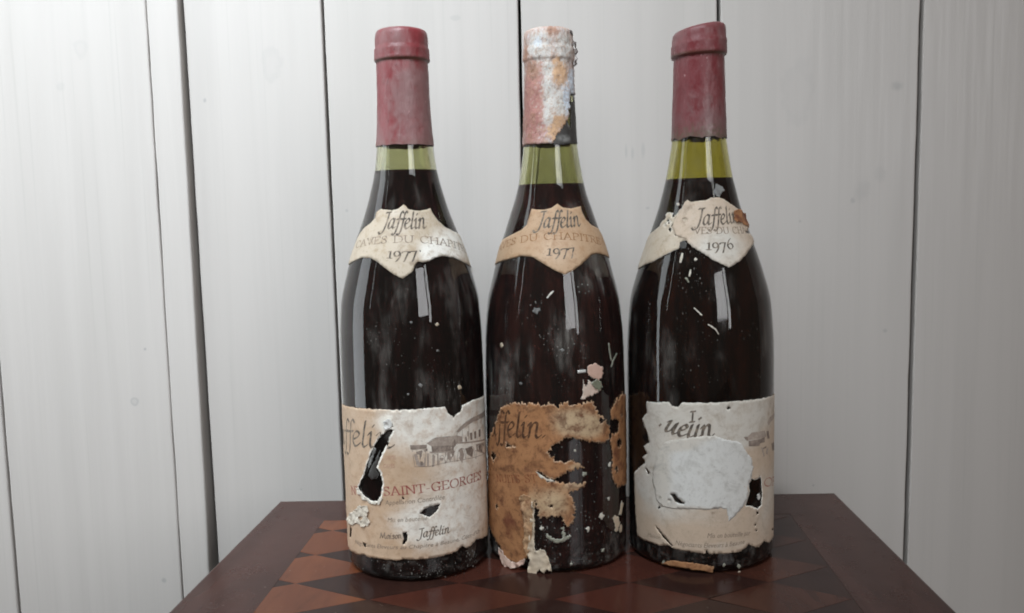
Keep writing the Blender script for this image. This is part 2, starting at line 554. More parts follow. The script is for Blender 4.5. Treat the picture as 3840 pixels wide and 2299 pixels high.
for poly in ([(-.148, .212), (.148, .212), (.148, .228), (-.148, .228)], [(-.148, .542), (.148, .542), (.148, .558), (-.148, .558)],
             [(-.173, .237), (-.157, .237), (-.157, .533), (-.173, .533)], [(.157, .237), (.173, .237), (.173, .533), (.157, .533)]):
    prism('apron', poly, -0.085, -0.0185, MAHOG, table)


# ------------------------------------------------------------------ bottles
class Bottle:
    def __init__(s, c, prof):
        s.c = np.array(c)
        z = np.array([p[0] for p in prof]) / 1000
        r = np.array([p[1] for p in prof]) / 1000
        o = np.argsort(z)
        z, r = z[o], r[o]
        # monotone cubic through the measured outline
        h = np.diff(z)
        d = np.diff(r) / h
        m = np.zeros(len(z))
        m[0], m[-1] = d[0], d[-1]
        for i in range(1, len(z) - 1):
            if d[i - 1] * d[i] > 0:
                w1, w2 = 2 * h[i] + h[i - 1], h[i] + 2 * h[i - 1]
                m[i] = (w1 + w2) / (w1 / d[i - 1] + w2 / d[i])
        s.Z = np.linspace(z[0], z[-1], 1200)
        k = np.clip(np.searchsorted(z, s.Z) - 1, 0, len(z) - 2)
        t = (s.Z - z[k]) / h[k]
        s.Rr = ((2 * t**3 - 3 * t**2 + 1) * r[k] + (t**3 - 2 * t**2 + t) * h[k] * m[k] + (-2 * t**3 + 3 * t**2) * r[k + 1] + (t**3 - t**2) * h[k] * m[k + 1])

    def r(s, z):
        return np.interp(z, s.Z, s.Rr)

    def slope(s, z):
        return (s.r(z + .0008) - s.r(z - .0008)) / .0016

    def hit(s, x, y):
        """Photograph pixel -> (angle, height) on the glass; past the outline it goes on round the side."""
        d = ray(x, y)
        tm = np.dot(np.append(s.c, 0.1) - CAM, d)
        t = np.linspace(tm - 0.08, tm + 0.03, 700)
        P = CAM + t[:, None] * d
        rad = np.hypot(P[:, 0] - s.c[0], P[:, 1] - s.c[1])
        g = rad - s.r(P[:, 2])
        neg = np.nonzero(g < 0)[0]
        if len(neg):
            i = max(1, neg[0])
            f = g[i - 1] / (g[i - 1] - g[i]) if g[i - 1] != g[i] else 0
            p = P[i - 1] + f * (P[i] - P[i - 1])
            over = 0.0
        else:
            i = int(np.argmin(g))
            p, over = P[i], g[i]
        th = math.atan2(p[0] - s.c[0], -(p[1] - s.c[1]))
        if over > 0:
            th += math.copysign(min(0.3, over / s.r(p[2]) * 2.5), th)
        return th, float(p[2])

    def pos(s, th, z, off):
        """Local position (relative to the bottle's base) at angle, height, offset along the normal."""
        sl = s.slope(z)
        q = 1 / np.sqrt(1 + sl * sl)
        r = s.r(z) + off * q
        return np.stack([r * np.sin(th), -r * np.cos(th), z - off * q * sl], -1)


def lathe(name, rz, n, mat, parent, cap0=True, cap1=True):
    V, Fc = [], []
    for (r, z) in rz:
        for i in range(n):
            a = 2 * math.pi * i / n
            V.append((r * math.sin(a), -r * math.cos(a), z))
    for k in range(len(rz) - 1):
        for i in range(n):
            j = (i + 1) % n
            Fc.append((k * n + i, k * n + j, (k + 1) * n + j, (k + 1) * n + i))
    if cap0:
        Fc.append(tuple(range(n - 1, -1, -1)))
    if cap1:
        Fc.append(tuple((len(rz) - 1) * n + i for i in range(n)))
    return link(name, mesh_from(name, V, Fc, True), mat, parent)


def glass_and_wine(B, root, glass, wine, level):
    R0 = float(B.r(0.03))
    out = []
    for a in np.linspace(0, math.pi / 2, 7):
        out.append((R0 - 0.005 + 0.005 * math.sin(a), 0.005 - 0.005 * math.cos(a)))
    zt = 0.2925
    for z in np.linspace(0.007, zt, 120):
        out.append((float(B.r(z)) * 1.0, float(z)))
    inner = []
    th = 0.0028
    for z in np.linspace(zt, 0.0045, 120):
        inner.append((max(0.0088, float(B.r(z)) - th - 0.0012 * max(0, (z - .2) / .1)), float(z)))
    inner += [(R0 * .6, 0.0045), (R0 * .3, 0.0125), (0.0008, 0.016)]
    bottom = [(0.0008, 0.010), (R0 * .45, 0.006), (R0 - 0.010, 0.0010)]
    g = lathe('glass_body', bottom + out + inner, 112, glass, root, True, True)
    w = [(R0 * .5, 0.0026), (R0 - 0.0040, 0.0026)]
    for z in np.linspace(0.0040, level, 90):
        w.append((max(0.006, float(B.r(z)) - th - 0.0012 * max(0, (z - .2) / .1)) + 0.0004, float(z)))
    w.append((w[-1][0] - 0.0012, level - 0.0006))
    lathe('wine', w, 96, wine, root)
    return g


# ---- sheets of paper wrapped on the glass; the plane coordinates are millimetres (round the bottle, up)
class Wrap:
    def __init__(s, B, crop, rref):
        s.B, s.crop, s.rr = B, crop, rref

    def uv(s, p):
        x0, y0, k = s.crop
        th, z = s.B.hit(x0 + p[0] * k, y0 + p[1] * k)
        th = max(-1.72, min(1.72, th))
        return (th * s.rr, z * 1000)

    def uvs(s, ps):
        return [s.uv(p) for p in ps]

    def to3(s, uv, off_mm):
        uv = np.asarray(uv, float)
        return s.B.pos(uv[:, 0] / s.rr, uv[:, 1] / 1000, np.asarray(off_mm) / 1000)


def jag(poly, step, amp, seed):
    out = []
    n = len(poly)
    for i in range(n):
        a, b = np.array(poly[i]), np.array(poly[(i + 1) % n])
        L = np.linalg.norm(b - a)
        m = max(1, int(round(L / step)))
        nv = np.array([-(b - a)[1], (b - a)[0]]) / max(L, 1e-6)
        for j in range(m):
            p = a + (b - a) * j / m
            w = fbm(p[0] * 0.5, p[1] * 0.5, seed, 3) * 0.8 + fbm(p[0] * 1.6, p[1] * 1.6, seed + 4, 3) * 0.9
            out.append(tuple(p + nv * amp * 2.2 * w))
    return out


class Sheet:
    """One piece of paper: outline and holes, cut into small triangles, bent round the bottle, curling at its torn edges."""

    def __init__(s, name, W, outline, holes, mat, parent, base=0.12, thick=0.18, step=1.3, amp=0.22, bstep=0.6, lift=0.25, lift_len=1.0,
                 fibre=0.5, fibre_len=0.35, tint=(), dirt=(), tint0=0.0, dirt0=0.0, seed=1.0, hole_fibre=None, hole_lift=None, rumple=0.05, raw=False, rumple_f=0.16):
        s.W, s.base, s.seed, s.rumple, s.lift, s.lift_len, s.rf = W, base, seed, rumple, lift, lift_len, rumple_f
        out = jag(outline if raw else W.uvs(outline), bstep, amp, seed)
        hs = [jag(h if raw else W.uvs(h), bstep * 0.8, amp * 0.8, seed + 2 + i) for i, h in enumerate(holes)]
        s.out, s.hs = out, hs
        B = np.array(out)
        pts = [tuple(p) for p in out]
        edges = [(i, (i + 1) % len(out)) for i in range(len(out))]
        for h in hs:
            o = len(pts)
            pts += [tuple(p) for p in h]
            edges += [(o + i, o + (i + 1) % len(h)) for i in range(len(h))]
        bpts = np.array(pts)
        xs = np.arange(B[:, 0].min(), B[:, 0].max(), step)
        ys = np.arange(B[:, 1].min(), B[:, 1].max(), step)
        gx, gy = np.meshgrid(xs, ys)
        gx[1::2] += step / 2
        g = np.stack([gx.ravel(), gy.ravel()], -1)
        ok = inside(g, out)
        for h in hs:
            ok &= ~inside(g, h)
        g = g[ok]
        if len(g):
            d = np.full(len(g), 1e9)
            for i in range(0, len(bpts), 64):
                d = np.minimum(d, np.sqrt(((g[:, None] - bpts[None, i:i + 64]) ** 2).sum(-1)).min(1))
            g = g[d > step * 0.45]
        pts += [tuple(p) for p in g]
        res = delaunay_2d_cdt([Vector(p) for p in pts], edges, [], 0, 1e-4, True)
        vs = np.array([tuple(v) for v in res[0]])
        fs = [f for f in res[2]]
        cen = np.array([vs[list(f)].mean(0) for f in fs])
        keep = inside(cen, out)
        for h in hs:
            keep &= ~inside(cen, h)
        fs = [tuple(f) for f, q in zip(fs, keep) if q]
        s.bset = [(np.array(out), fibre, fibre_len, 1.0)]
        for i, h in enumerate(hs):
            hf = (hole_fibre or {}).get(i, (fibre, fibre_len))
            hl = (hole_lift or {}).get(i, 1.0)
            s.bset.append((np.array(h), hf[0], hf[1], hl))
        off, fib = s.offset(vs, True)
        P = W.to3(vs, off)
        me = mesh_from(name, P, fs, True)
        me.validate()

        def blobs(lst, v0):
            a = np.full(len(vs), float(v0))
            for (bx, by, rx, ry, val) in lst:
                c = W.uv((bx, by))
                ex, ey = W.uv((bx + rx, by)), W.uv((bx, by + ry))
                wx = max(0.3, abs(ex[0] - c[0]))
                wy = max(0.3, abs(ey[1] - c[1]))
                a += val * np.exp(-(((vs[:, 0] - c[0]) / wx) ** 2 + ((vs[:, 1] - c[1]) / wy) ** 2))
            return np.clip(a, 0, 1)

        for nm, arr in (('tint', blobs(tint, tint0)), ('dirt', blobs(dirt, dirt0)), ('fibre', fib)):
            at = me.attributes.new(nm, 'FLOAT', 'POINT')
            at.data.foreach_set('value', arr.astype(np.float32))
        s.o = link(name, me, mat, parent)
        # normals outward: to3 winding check
        sol = s.o.modifiers.new('thickness', 'SOLIDIFY')
        sol.thickness = thick / 1000
        sol.offset = -1 if s.outward(P, fs) else 1

    def outward(s, P, fs):
        f = fs[len(fs) // 2]
        n = np.cross(P[f[1]] - P[f[0]], P[f[2]] - P[f[0]])
        c = P[list(f)].mean(0)
        return n[0] * c[0] + n[1] * c[1] > 0

    def offset(s, vs, want_fibre=False):
        vs = np.asarray(vs, float)
        off = np.full(len(vs), s.base + 0.2)
        fib = np.zeros(len(vs))
        nz = np.array([fbm(x * 0.35, y * 0.35, s.seed + 11, 3) for x, y in vs])
        if s.rumple:
            rz = np.array([fbm(x * s.rf, y * s.rf, s.seed + 31, 4) for x, y in vs])
            off += s.rumple * np.maximum(0, rz + 0.35)
        for (b, f, fl_, hl) in s.bset:
            d = np.full(len(vs), 1e9)
            for i in range(0, len(b), 64):
                d = np.minimum(d, np.sqrt(((vs[:, None] - b[None, i:i + 64]) ** 2).sum(-1)).min(1))
            off += s.lift * hl * np.exp(-d / s.lift_len) * np.clip(0.45 + 1.4 * nz, 0, 1.6)
            fib = np.maximum(fib, f * np.exp(-d / fl_))
        return (off, fib) if want_fibre else off

    def has(s, pts):
        k = inside(pts, s.out)
        for h in s.hs:
            k &= ~inside(pts, h)
        return k

    def print_polys(s, name, polys, mat, over=0.035, on=None, fuse=True):
        """Ink on this sheet: overlapping convex pieces fused to one flat mesh that follows the paper."""
        P, Fi = [], []
        for q in polys:
            q = list(q)
            if sum(q[i - 1][0] * q[i][1] - q[i][0] * q[i - 1][1] for i in range(len(q))) < 0:
                q = q[::-1]
            o = len(P)
            P += [Vector((float(a), float(b))) for a, b in q]
            Fi.append(list(range(o, o + len(q))))
        if not P:
            return None
        if fuse:
            res = delaunay_2d_cdt(P, [], Fi, 0, 1e-4, True)
            vs = np.array([tuple(v) for v in res[0]])
            fs = [tuple(f) for f, of in zip(res[2], res[5]) if len(of)]
        else:
            vs = np.array([tuple(v) for v in P])
            fs = [tuple(f) for f in Fi]
        if not fs:
            return None
        cen = np.array([vs[list(f)].mean(0) for f in fs])
        keep = s.has(cen)
        for q in (on or []):
            keep &= ~q.has(cen)
        fs = [f for f, kk in zip(fs, keep) if kk]
        if not fs:
            return None
        P3 = s.W.to3(vs, s.offset(vs) + over)
        used = sorted({i for f in fs for i in f})
        ix = {v: i for i, v in enumerate(used)}
        f2 = []
        for f in fs:
            n = np.cross(P3[f[1]] - P3[f[0]], P3[f[2]] - P3[f[0]])
            c = P3[f[0]]
            f = tuple(ix[i] for i in f)
            f2.append(f if n[0] * c[0] + n[1] * c[1] > 0 else f[::-1])
        me = mesh_from(name, P3[used], f2)
        return link(name, me, mat, s.o)


# ------------------------------------------------------------------ lettering drawn with a broad nib
def catmull(pts, m=7):
    if len(pts) < 3:
        return [np.array(p, float) for p in pts]
    P = [np.array(p, float) for p in pts]
    P = [2 * P[0] - P[1]] + P + [2 * P[-1] - P[-2]]
    out = []
    for i in range(1, len(P) - 2):
        for t in np.linspace(0, 1, m, endpoint=False):
            a, b, c, d = P[i - 1:i + 3]
            out.append(0.5 * (2 * b + (c - a) * t + (2 * a - 5 * b + 4 * c - d) * t * t + (3 * b - a - 3 * c + d) * t**3))
    out.append(P[-2])
    return out


# glyph: (advance, [strokes]); a stroke starting with '-' is straight
ITALIC = {
    'J': (.40, [['-', (.10, .70), (.46, .74)], [(.32, .72), (.30, .40), (.25, .02), (.16, -.20), (.02, -.24), (-.08, -.16)]]),
    'a': (.44, [[(.34, .40), (.22, .45), (.08, .30), (.06, .08), (.16, .0), (.28, .14), (.35, .40)], [(.36, .44), (.32, .12), (.37, .01), (.46, .08)]]),
    'f': (.26, [[(.42, .70), (.34, .78), (.26, .68), (.19, .30), (.11, -.12), (.02, -.27), (-.08, -.22)], ['-', (.06, .42), (.34, .44)]]),
    'e': (.36, [[(.08, .20), (.26, .28), (.32, .39), (.22, .45), (.09, .32), (.06, .12), (.16, .0), (.34, .10)]]),
    'l': (.24, [[(.18, .76), (.12, .40), (.07, .10), (.12, .0), (.22, .06)]]),
    'i': (.24, [[(.02, .36), (.10, .44), (.07, .10), (.12, .0), (.22, .06)], ['-', (.15, .60), (.18, .65)]]),
    'n': (.48, [[(.02, .36), (.10, .44), (.07, .20), (.04, .0)], [(.07, .22), (.20, .43), (.32, .42), (.31, .24), (.29, .06), (.36, .0), (.46, .07)]]),
    'u': (.48, [[(.02, .36), (.10, .44), (.06, .10), (.12, .0), (.24, .10), (.36, .42)], [(.38, .44), (.33, .10), (.38, .0), (.46, .07)]]),
    't': (.28, [[(.14, .60), (.09, .12), (.14, .0), (.26, .08)], ['-', (.0, .43), (.28, .45)]]),
    'm': (.72, [[(.02, .36), (.10, .44), (.07, .20), (.04, .0)], [(.07, .22), (.20, .43), (.30, .40), (.29, .2), (.27, .0)], [(.31, .22), (.44, .43), (.55, .41), (.54, .2), (.53, .05), (.6, .0), (.70, .07)]]),
    'M': (.86, [[(.02, .0), (.14, .35), (.22, .70)], ['-', (.22, .70), (.36, .05)], ['-', (.36, .05), (.68, .72)], [(.68, .72), (.66, .3), (.68, .05), (.78, .02)]]),
    's': (.34, [[(.32, .38), (.22, .45), (.11, .36), (.26, .16), (.20, .01), (.04, .05)]]),
    'o': (.42, [[(.24, .45), (.08, .30), (.08, .08), (.20, .0), (.34, .16), (.34, .36), (.24, .45)]]),
    '|': (.25, [[(.14, .48), (.10, .30), (.07, .10), (.12, .0), (.22, .06)]]),
    'I': (.26, [['-', (.18, .70), (.10, .0)], ['-', (.08, .70), (.28, .71)], ['-', (.0, .0), (.2, .01)]]),
    '.': (.18, [['-', (.06, .02), (.10, .06)]]),
    ' ': (.25, []),
}
ROMAN = {
    'S': (.50, [[(.40, .58), (.34, .69), (.20, .70), (.09, .60), (.14, .44), (.34, .30), (.41, .14), (.30, .01), (.14, .0), (.06, .14)], ['-', (.40, .70), (.40, .54)], ['-', (.06, .17), (.06, .0)]]),
    'A': (.66, [['-', (.08, .0), (.33, .72)], ['-', (.32, .72), (.58, .0)], ['-', (.18, .24), (.47, .24)], ['-', (.0, .0), (.17, .0)], ['-', (.48, .0), (.67, .0)]]),
    'I': (.30, [['-', (.15, .0), (.15, .70)], ['-', (.05, .70), (.25, .70)], ['-', (.05, .0), (.25, .0)]]),
    'N': (.70, [['-', (.12, .0), (.12, .70)], ['-', (.12, .70), (.58, .0)], ['-', (.58, .0), (.58, .70)], ['-', (.02, .0), (.22, .0)], ['-', (.48, .70), (.68, .70)], ['-', (.0, .70), (.14, .70)]]),
    'T': (.60, [['-', (.30, .0), (.30, .70)], ['-', (.05, .70), (.55, .70)], ['-', (.05, .70), (.04, .56)], ['-', (.55, .70), (.56, .56)], ['-', (.20, .0), (.40, .0)]]),
    '-': (.34, [['-', (.08, .27), (.24, .27)]]),
    'G': (.70, [[(.58, .56), (.46, .69), (.30, .70), (.12, .56), (.08, .32), (.18, .08), (.36, .0), (.56, .10)], ['-', (.56, .0), (.56, .30)], ['-', (.44, .30), (.66, .30)], ['-', (.58, .70), (.58, .54)]]),
    'E': (.56, [['-', (.12, .0), (.12, .70)], ['-', (.02, .70), (.48, .70)], ['-', (.48, .70), (.49, .57)], ['-', (.12, .37), (.38, .37)], ['-', (.02, .0), (.50, .0)], ['-', (.50, .0), (.52, .14)]]),
    'O': (.74, [[(.37, .71), (.16, .62), (.07, .35), (.16, .08), (.37, -.01), (.58, .08), (.67, .35), (.58, .62), (.37, .71)]]),
    'R': (.62, [['-', (.12, .0), (.12, .70)], [(.02, .70), (.30, .70), (.46, .60), (.44, .44), (.28, .36), (.12, .36)], ['-', (.28, .36), (.56, .0)], ['-', (.02, .0), (.22, .0)], ['-', (.50, .0), (.64, .0)]]),
    'C': (.66, [[(.58, .56), (.46, .69), (.30, .70), (.12, .56), (.08, .32), (.18, .08), (.36, .0), (.58, .12)], ['-', (.58, .70), (.58, .54)]]),
    'V': (.64, [['-', (.06, .70), (.32, .0)], ['-', (.32, .0), (.58, .70)], ['-', (.0, .70), (.16, .70)], ['-', (.48, .70), (.66, .70)]]),
    'D': (.70, [['-', (.12, .0), (.12, .70)], [(.02, .70), (.34, .69), (.56, .56), (.62, .34), (.54, .12), (.34, .01), (.02, .0)]]),
    'U': (.68, [[(.12, .70), (.12, .24), (.18, .06), (.34, -.01), (.50, .06), (.56, .24), (.56, .70)], ['-', (.02, .70), (.22, .70)], ['-', (.46, .70), (.66, .70)]]),
    'H': (.72, [['-', (.13, .0), (.13, .70)], ['-', (.59, .0), (.59, .70)], ['-', (.13, .36), (.59, .36)], ['-', (.03, .70), (.23, .70)], ['-', (.03, .0), (.23, .0)], ['-', (.49, .70), (.69, .70)], ['-', (.49, .0), (.69, .0)]]),
    'P': (.56, [['-', (.12, .0), (.12, .70)], [(.02, .70), (.30, .70), (.47, .60), (.45, .42), (.28, .33), (.12, .34)], ['-', (.02, .0), (.24, .0)]]),
    '1': (.34, [['-', (.17, .0), (.17, .46)], ['-', (.17, .46), (.06, .40)], ['-', (.05, .0), (.29, .0)]]),
    '9': (.48, [[(.38, .30), (.26, .14), (.10, .18), (.06, .34), (.16, .47), (.30, .46), (.40, .30), (.36, .06), (.20, -.20)]]),
    '7': (.44, [['-', (.04, .45), (.40, .45)], ['-', (.40, .45), (.14, -.20)], ['-', (.04, .45), (.03, .36)]]),
    '6': (.50, [[(.40, .66), (.22, .52), (.08, .26), (.14, .04), (.26, -.01), (.40, .10), (.40, .26), (.28, .36), (.12, .26)]]),
    ' ': (.36, []),
}


def hull(pts):
    pts = sorted({(round(float(a), 6), round(float(b), 6)) for a, b in pts})
    if len(pts) < 3:
        return pts

    def half(ps):
        h = []
        for p in ps:
            while len(h) > 1 and (h[-1][0] - h[-2][0]) * (p[1] - h[-2][1]) - (h[-1][1] - h[-2][1]) * (p[0] - h[-2][0]) <= 0:
                h.pop()
            h.append(p)
        return h
    a, b = half(pts), half(pts[::-1])
    return a[:-1] + b[:-1]


def letters(font, text, base_pts, height, nib=0.085, thin=0.022, ang=38, shear=0.0, before='', after=''):
    """Stroke pieces for text set from the first to the last base point (mm); before/after run on past them."""
    bp = np.array(base_pts, float)
    t = np.concatenate([[0], np.cumsum(np.linalg.norm(np.diff(bp, axis=0), axis=1))])
    L = t[-1]
    deg = min(2, len(bp) - 1)
    px, py = np.polyfit(t, bp[:, 0], deg), np.polyfit(t, bp[:, 1], deg)
    adv = sum(font[c][0] for c in text)
    kx = L / adv
    x = -sum(font[c][0] for c in before)
    ca, sa = math.cos(math.radians(ang)), math.sin(math.radians(ang))
    w, q = nib * height / 2, thin * height / 2
    corners = [np.array((a * w * ca - b * q * sa, a * w * sa + b * q * ca)) for a in (-1, 1) for b in (-1, 1)]
    polys = []
    for ch in before + text + after:
        a, strokes = font[ch]
        for st in strokes:
            pl = [np.array(p, float) for p in st[1:]] if st[0] == '-' else catmull(st)
            Q = []
            for p in pl:
                u = (x + p[0]) * kx + shear * p[1] * height
                d = np.array([np.polyval(np.polyder(px), u), np.polyval(np.polyder(py), u)])
                d /= np.linalg.norm(d)
                o = np.array([np.polyval(px, u), np.polyval(py, u)])
                Q.append((o + np.array([-d[1], d[0]]) * p[1] * height, d))
            for (p0, d0), (p1, d1) in zip(Q, Q[1:]):
                pp = []
                for p, d in ((p0, d0), (p1, d1)):
                    for c in corners:
                        pp.append(p + d * c[0] + np.array([-d[1], d[0]]) * c[1])
                h = hull(pp)
                if len(h) >= 3:
                    polys.append(h)
        x += a
    return polys


def tiny_text(text, base_pts, height):
    """Small print from the built-in typeface, as flat triangles set on a baseline (mm)."""
    cu = bpy.data.curves.new('small_print', 'FONT')
    cu.body = text
    cu.size = 1.0
    cu.resolution_u = 2
    cu.shear = 0.25
    ob = bpy.data.objects.new('small_print', cu)
    COL.objects.link(ob)
    me = bpy.data.meshes.new_from_object(ob.evaluated_get(bpy.context.evaluated_depsgraph_get()))
    me.calc_loop_triangles()
    V = np.array([v.co[:2] for v in me.vertices])
    T = [tuple(t.vertices) for t in me.loop_triangles]
    bpy.data.objects.remove(ob)
    bpy.data.meshes.remove(me)
    bpy.data.curves.remove(cu)
    bp = np.array(base_pts, float)
    t = np.concatenate([[0], np.cumsum(np.linalg.norm(np.diff(bp, axis=0), axis=1))])
    deg = min(2, len(bp) - 1)
    px, py = np.polyfit(t, bp[:, 0], deg), np.polyfit(t, bp[:, 1], deg)
    k = t[-1] / V[:, 0].max()
    out = []
    for tri in T:
        q = []
        for i in tri:
            u = V[i, 0] * k
            d = np.array([np.polyval(np.polyder(px), u), np.polyval(np.polyder(py), u)])
            d /= np.linalg.norm(d)
            q.append((np.polyval(px, u) - d[1] * V[i, 1] * height * 1.35, np.polyval(py, u) + d[0] * V[i, 1] * height * 1.35))
        out.append(q)
    return out


def blob(c, r, n=9, seed=0.0, sq=1.0):
    return [(c[0] + r * (1 + .3 * math.sin(3 * i + seed)) * math.cos(2 * math.pi * i / n), c[1] + sq * r * (1 + .3 * math.cos(2 * i + seed)) * math.sin(2 * math.pi * i / n)) for i in range(n)]


def strip(pts, w):
    """Closed outline of a narrow stroke along pts."""
    P = [np.array(p, float) for p in pts]
    L, R = [], []
    for i, p in enumerate(P):
        d = P[min(i + 1, len(P) - 1)] - P[max(i - 1, 0)]
        d /= np.linalg.norm(d)
        ww = w * (0.35 + 0.65 * math.sin(math.pi * (i + .6) / (len(P) + .2)))
        L.append(tuple(p + np.array([-d[1], d[0]]) * ww))
        R.append(tuple(p - np.array([-d[1], d[0]]) * ww))
    return L + R[::-1]


def specks(W, regions, mat, parent, seed):
    """Crumbs of dust and glue stuck to the glass: tiny raised flakes, one part per bottle."""
    rnd = random.Random(seed)
    V, Fc = [], []
    for (x0, y0, x1, y1, n, r0, r1) in regions:
        for _ in range(n):
            c = W.uv((rnd.uniform(x0, x1), rnd.uniform(y0, y1)))
            r = r0 + (r1 - r0) * rnd.random() ** 3
            sq, a0, m = rnd.uniform(.5, 2.4), rnd.uniform(0, 3), rnd.randint(5, 7)
            ring = [(c[0] + r * rnd.uniform(.6, 1.2) * math.cos(a0 + 6.283 * i / m), c[1] + sq * r * rnd.uniform(.6, 1.2) * math.sin(a0 + 6.283 * i / m)) for i in range(m)]
            P = W.to3(ring, np.full(m, 0.01))
            T = W.to3([(c[0] + .6 * (q[0] - c[0]), c[1] + .6 * (q[1] - c[1])) for q in ring], np.full(m, 0.01 + r * .5))
            o = len(V)
            V += [tuple(q) for q in P] + [tuple(q) for q in T]
            Fc += [(o + i, o + (i + 1) % m, o + m + (i + 1) % m, o + m + i) for i in range(m)] + [tuple(range(o + m, o + 2 * m))]
    ob = link('dust_specks', mesh_from('dust_specks', V, Fc), mat, parent)
    ob['kind'] = 'stuff'
    return ob


# ------------------------------------------------------------------ the three bottles
neck = [(300, 11.4), (297.5, 11.7), (292.3, 12.9), (283.6, 13.2)]
PROF_L = neck + [(279.7, 13.7), (260, 14.1), (236.2, 15.6), (222.2, 17.4), (210.2, 20.3), (200.1, 23.3), (189.9, 27.0), (179.9, 30.8), (166.7, 34.8), (147.8, 39.0), (126.2, 40.1), (95, 40.4), (31, 40.4), (0, 40.3)]
PROF_M = neck + [(279, 13.4), (259, 14.1), (234.8, 15.3), (220.7, 17.3), (208.4, 19.9), (198.3, 23.2), (188, 26.7), (177.8, 30.3), (164.4, 33.9), (145.4, 38.2), (123.5, 40.0), (72.8, 40.7), (27, 40.6), (0, 40.4)]
PROF_R = neck + [(276.3, 13.5), (256.5, 14.1), (236.5, 15.0), (226.6, 16.4), (216.4, 18.2), (206.4, 20.6), (196.3, 23.4), (186, 27.0), (176, 30.5), (162.6, 35.0), (143.8, 39.6), (114.5, 41.3), (85, 41.4), (26.5, 41.4), (0, 41.2)]
GRP = 'old wine bottles on the table'
BL, BM, BR = Bottle((-0.0813, 0.4826), PROF_L), Bottle((-0.0002, 0.4943), PROF_M), Bottle((0.0834, 0.4942), PROF_R)
rootL = empty('wine_bottle', (*BL.c, 0), 'leftmost wine bottle with red capsule, 1977 neck label and cream label torn by a slit', 'wine bottle', GRP)
rootM = empty('wine_bottle', (*BM.c, 0), 'middle wine bottle with a flaking white corroded capsule and a torn brown label', 'wine bottle', GRP)
rootR = empty('wine_bottle', (*BR.c, 0), 'rightmost wine bottle with 1976 neck label and a big white peeled patch on its label', 'wine bottle', GRP)
WINE = mat_wine()
glass_and_wine(BL, rootL, mat_glass('dusty_green_glass', (0.645, 0.65, 0.44), 0.9, 1.0), WINE, 0.2222)
glass_and_wine(BM, rootM, mat_glass('grimy_green_glass', (0.58, 0.585, 0.34), 1.2, 5.0), mat_wine('faded_red_wine', 2.4), 0.2130)
glass_and_wine(BR, rootR, mat_glass('olive_glass', (0.64, 0.60, 0.21), 0.75, 9.0), WINE, 0.2140)


# ---- capsules
def capsule(B, root, mat, zbot, zring, ztop, rring, seed, tilt=0.0, ragged=0.0004, name='capsule', paint=None, missing=None, bumpy=0.00018, nt=150):
    prof = []
    for z in np.arange(zbot, zring - 0.0006, 0.0011):
        prof.append((float(B.r(z)) + 0.0005, float(z)))
    prof += [(prof[-1][0] + .0001, zring - .0003), (rring - .0004, zring + .0000), (rring, zring + .0010)]
    for z in np.arange(zring + .002, ztop - 0.0065, 0.0011):
        prof.append((rring - (0.0001 if z < zring + .0068 else 0.0006), float(z)))
    zc = ztop - 0.0062
    prof += [(rring - .0007, zc + .0014), (rring - .0009, zc + .0030), (rring - .0012, zc + .0044), (rring - .0019, zc + .0054), (rring - .0032, zc + .0060), (rring - .0045, zc + .0061), (rring * .5, zc + .0058), (rring * .2, zc + .0057), (0.0003, zc + .0057)]
    V, keepv, uvp = [], [], []
    m = len(prof)
    for k_, (r, z) in enumerate(prof):
        for i in range(nt):
            a = 2 * math.pi * i / nt
            x, y = math.sin(a), -math.cos(a)
            nz = fbm(x * 2.2 + seed, y * 2.2, z * 110, 4) * bumpy + fbm(x * 9 + seed, y * 9, z * 520, 3) * bumpy * .45
            zz = z
            if k_ < 3:
                zz += ragged * fbm(x * 4 + seed, y * 4, 0.5, 4) * (1 - k_ / 3)
            up = max(0.0, (z - (zring - .004)) / (ztop - zring))
            zz += tilt * (0.45 + 0.55 * x) * min(1, up)
            rr = max(0.0002, r + (nz if r > .004 else 0))
            V.append((rr * x, rr * y, zz))
            uvp.append((a if a <= math.pi else a - 2 * math.pi, zz))
    Fc = []
    for k_ in range(m - 1):
        for i in range(nt):
            j = (i + 1) % nt
            Fc.append((k_ * nt + i, k_ * nt + j, (k_ + 1) * nt + j, (k_ + 1) * nt + i))
    uvp = np.array(uvp)
    if missing is not None:
        cen = np.array([[uvp[f[0], 0] * 15, uvp[f[0], 1] * 1000] for f in Fc])
        gone = inside(cen, missing)
        Fc = [f for f, g in zip(Fc, gone) if not g]
    me = mesh_from(name, V, Fc, True)
    d = np.clip(1 - (uvp[:, 1] - zbot) / (0.0035 if ragged < .0006 else 0.008) + 0.8 * np.array([fbm(u * 9, z * 900, seed, 3) for u, z in uvp]), 0, 1) * (0.9 if ragged > .0006 else 0.35)
    ring = np.exp(-((uvp[:, 1] - zring - tilt * .2) / 0.0007) ** 2) * 0.75
    at = me.attributes.new('dirt', 'FLOAT', 'POINT')
    at.data.foreach_set('value', np.maximum(d, ring).astype(np.float32))
    if paint is not None:
        at = me.attributes.new('paint', 'FLOAT_COLOR', 'POINT')
        at.data.foreach_set('color', paint(uvp).astype(np.float32).ravel())
    o = link(name, me, mat, root)
    if missing is not None:
        sol = o.modifiers.new('thickness', 'SOLIDIFY')
        sol.thickness = 0.00045
        sol.offset = -1
    return o


capsule(BL, rootL, mat_capsule('red_capsule', 3.0), 0.2358, 0.2818, 0.2990, 0.01525, 3.0)
capsule(BR, rootR, mat_capsule('dull_red_capsule', 8.0, (0.15, 0.026, 0.030), (0.17, 0.084, 0.084)), 0.2362, 0.2810, 0.2956, 0.01540, 8.0, tilt=0.0040, ragged=0.0014)

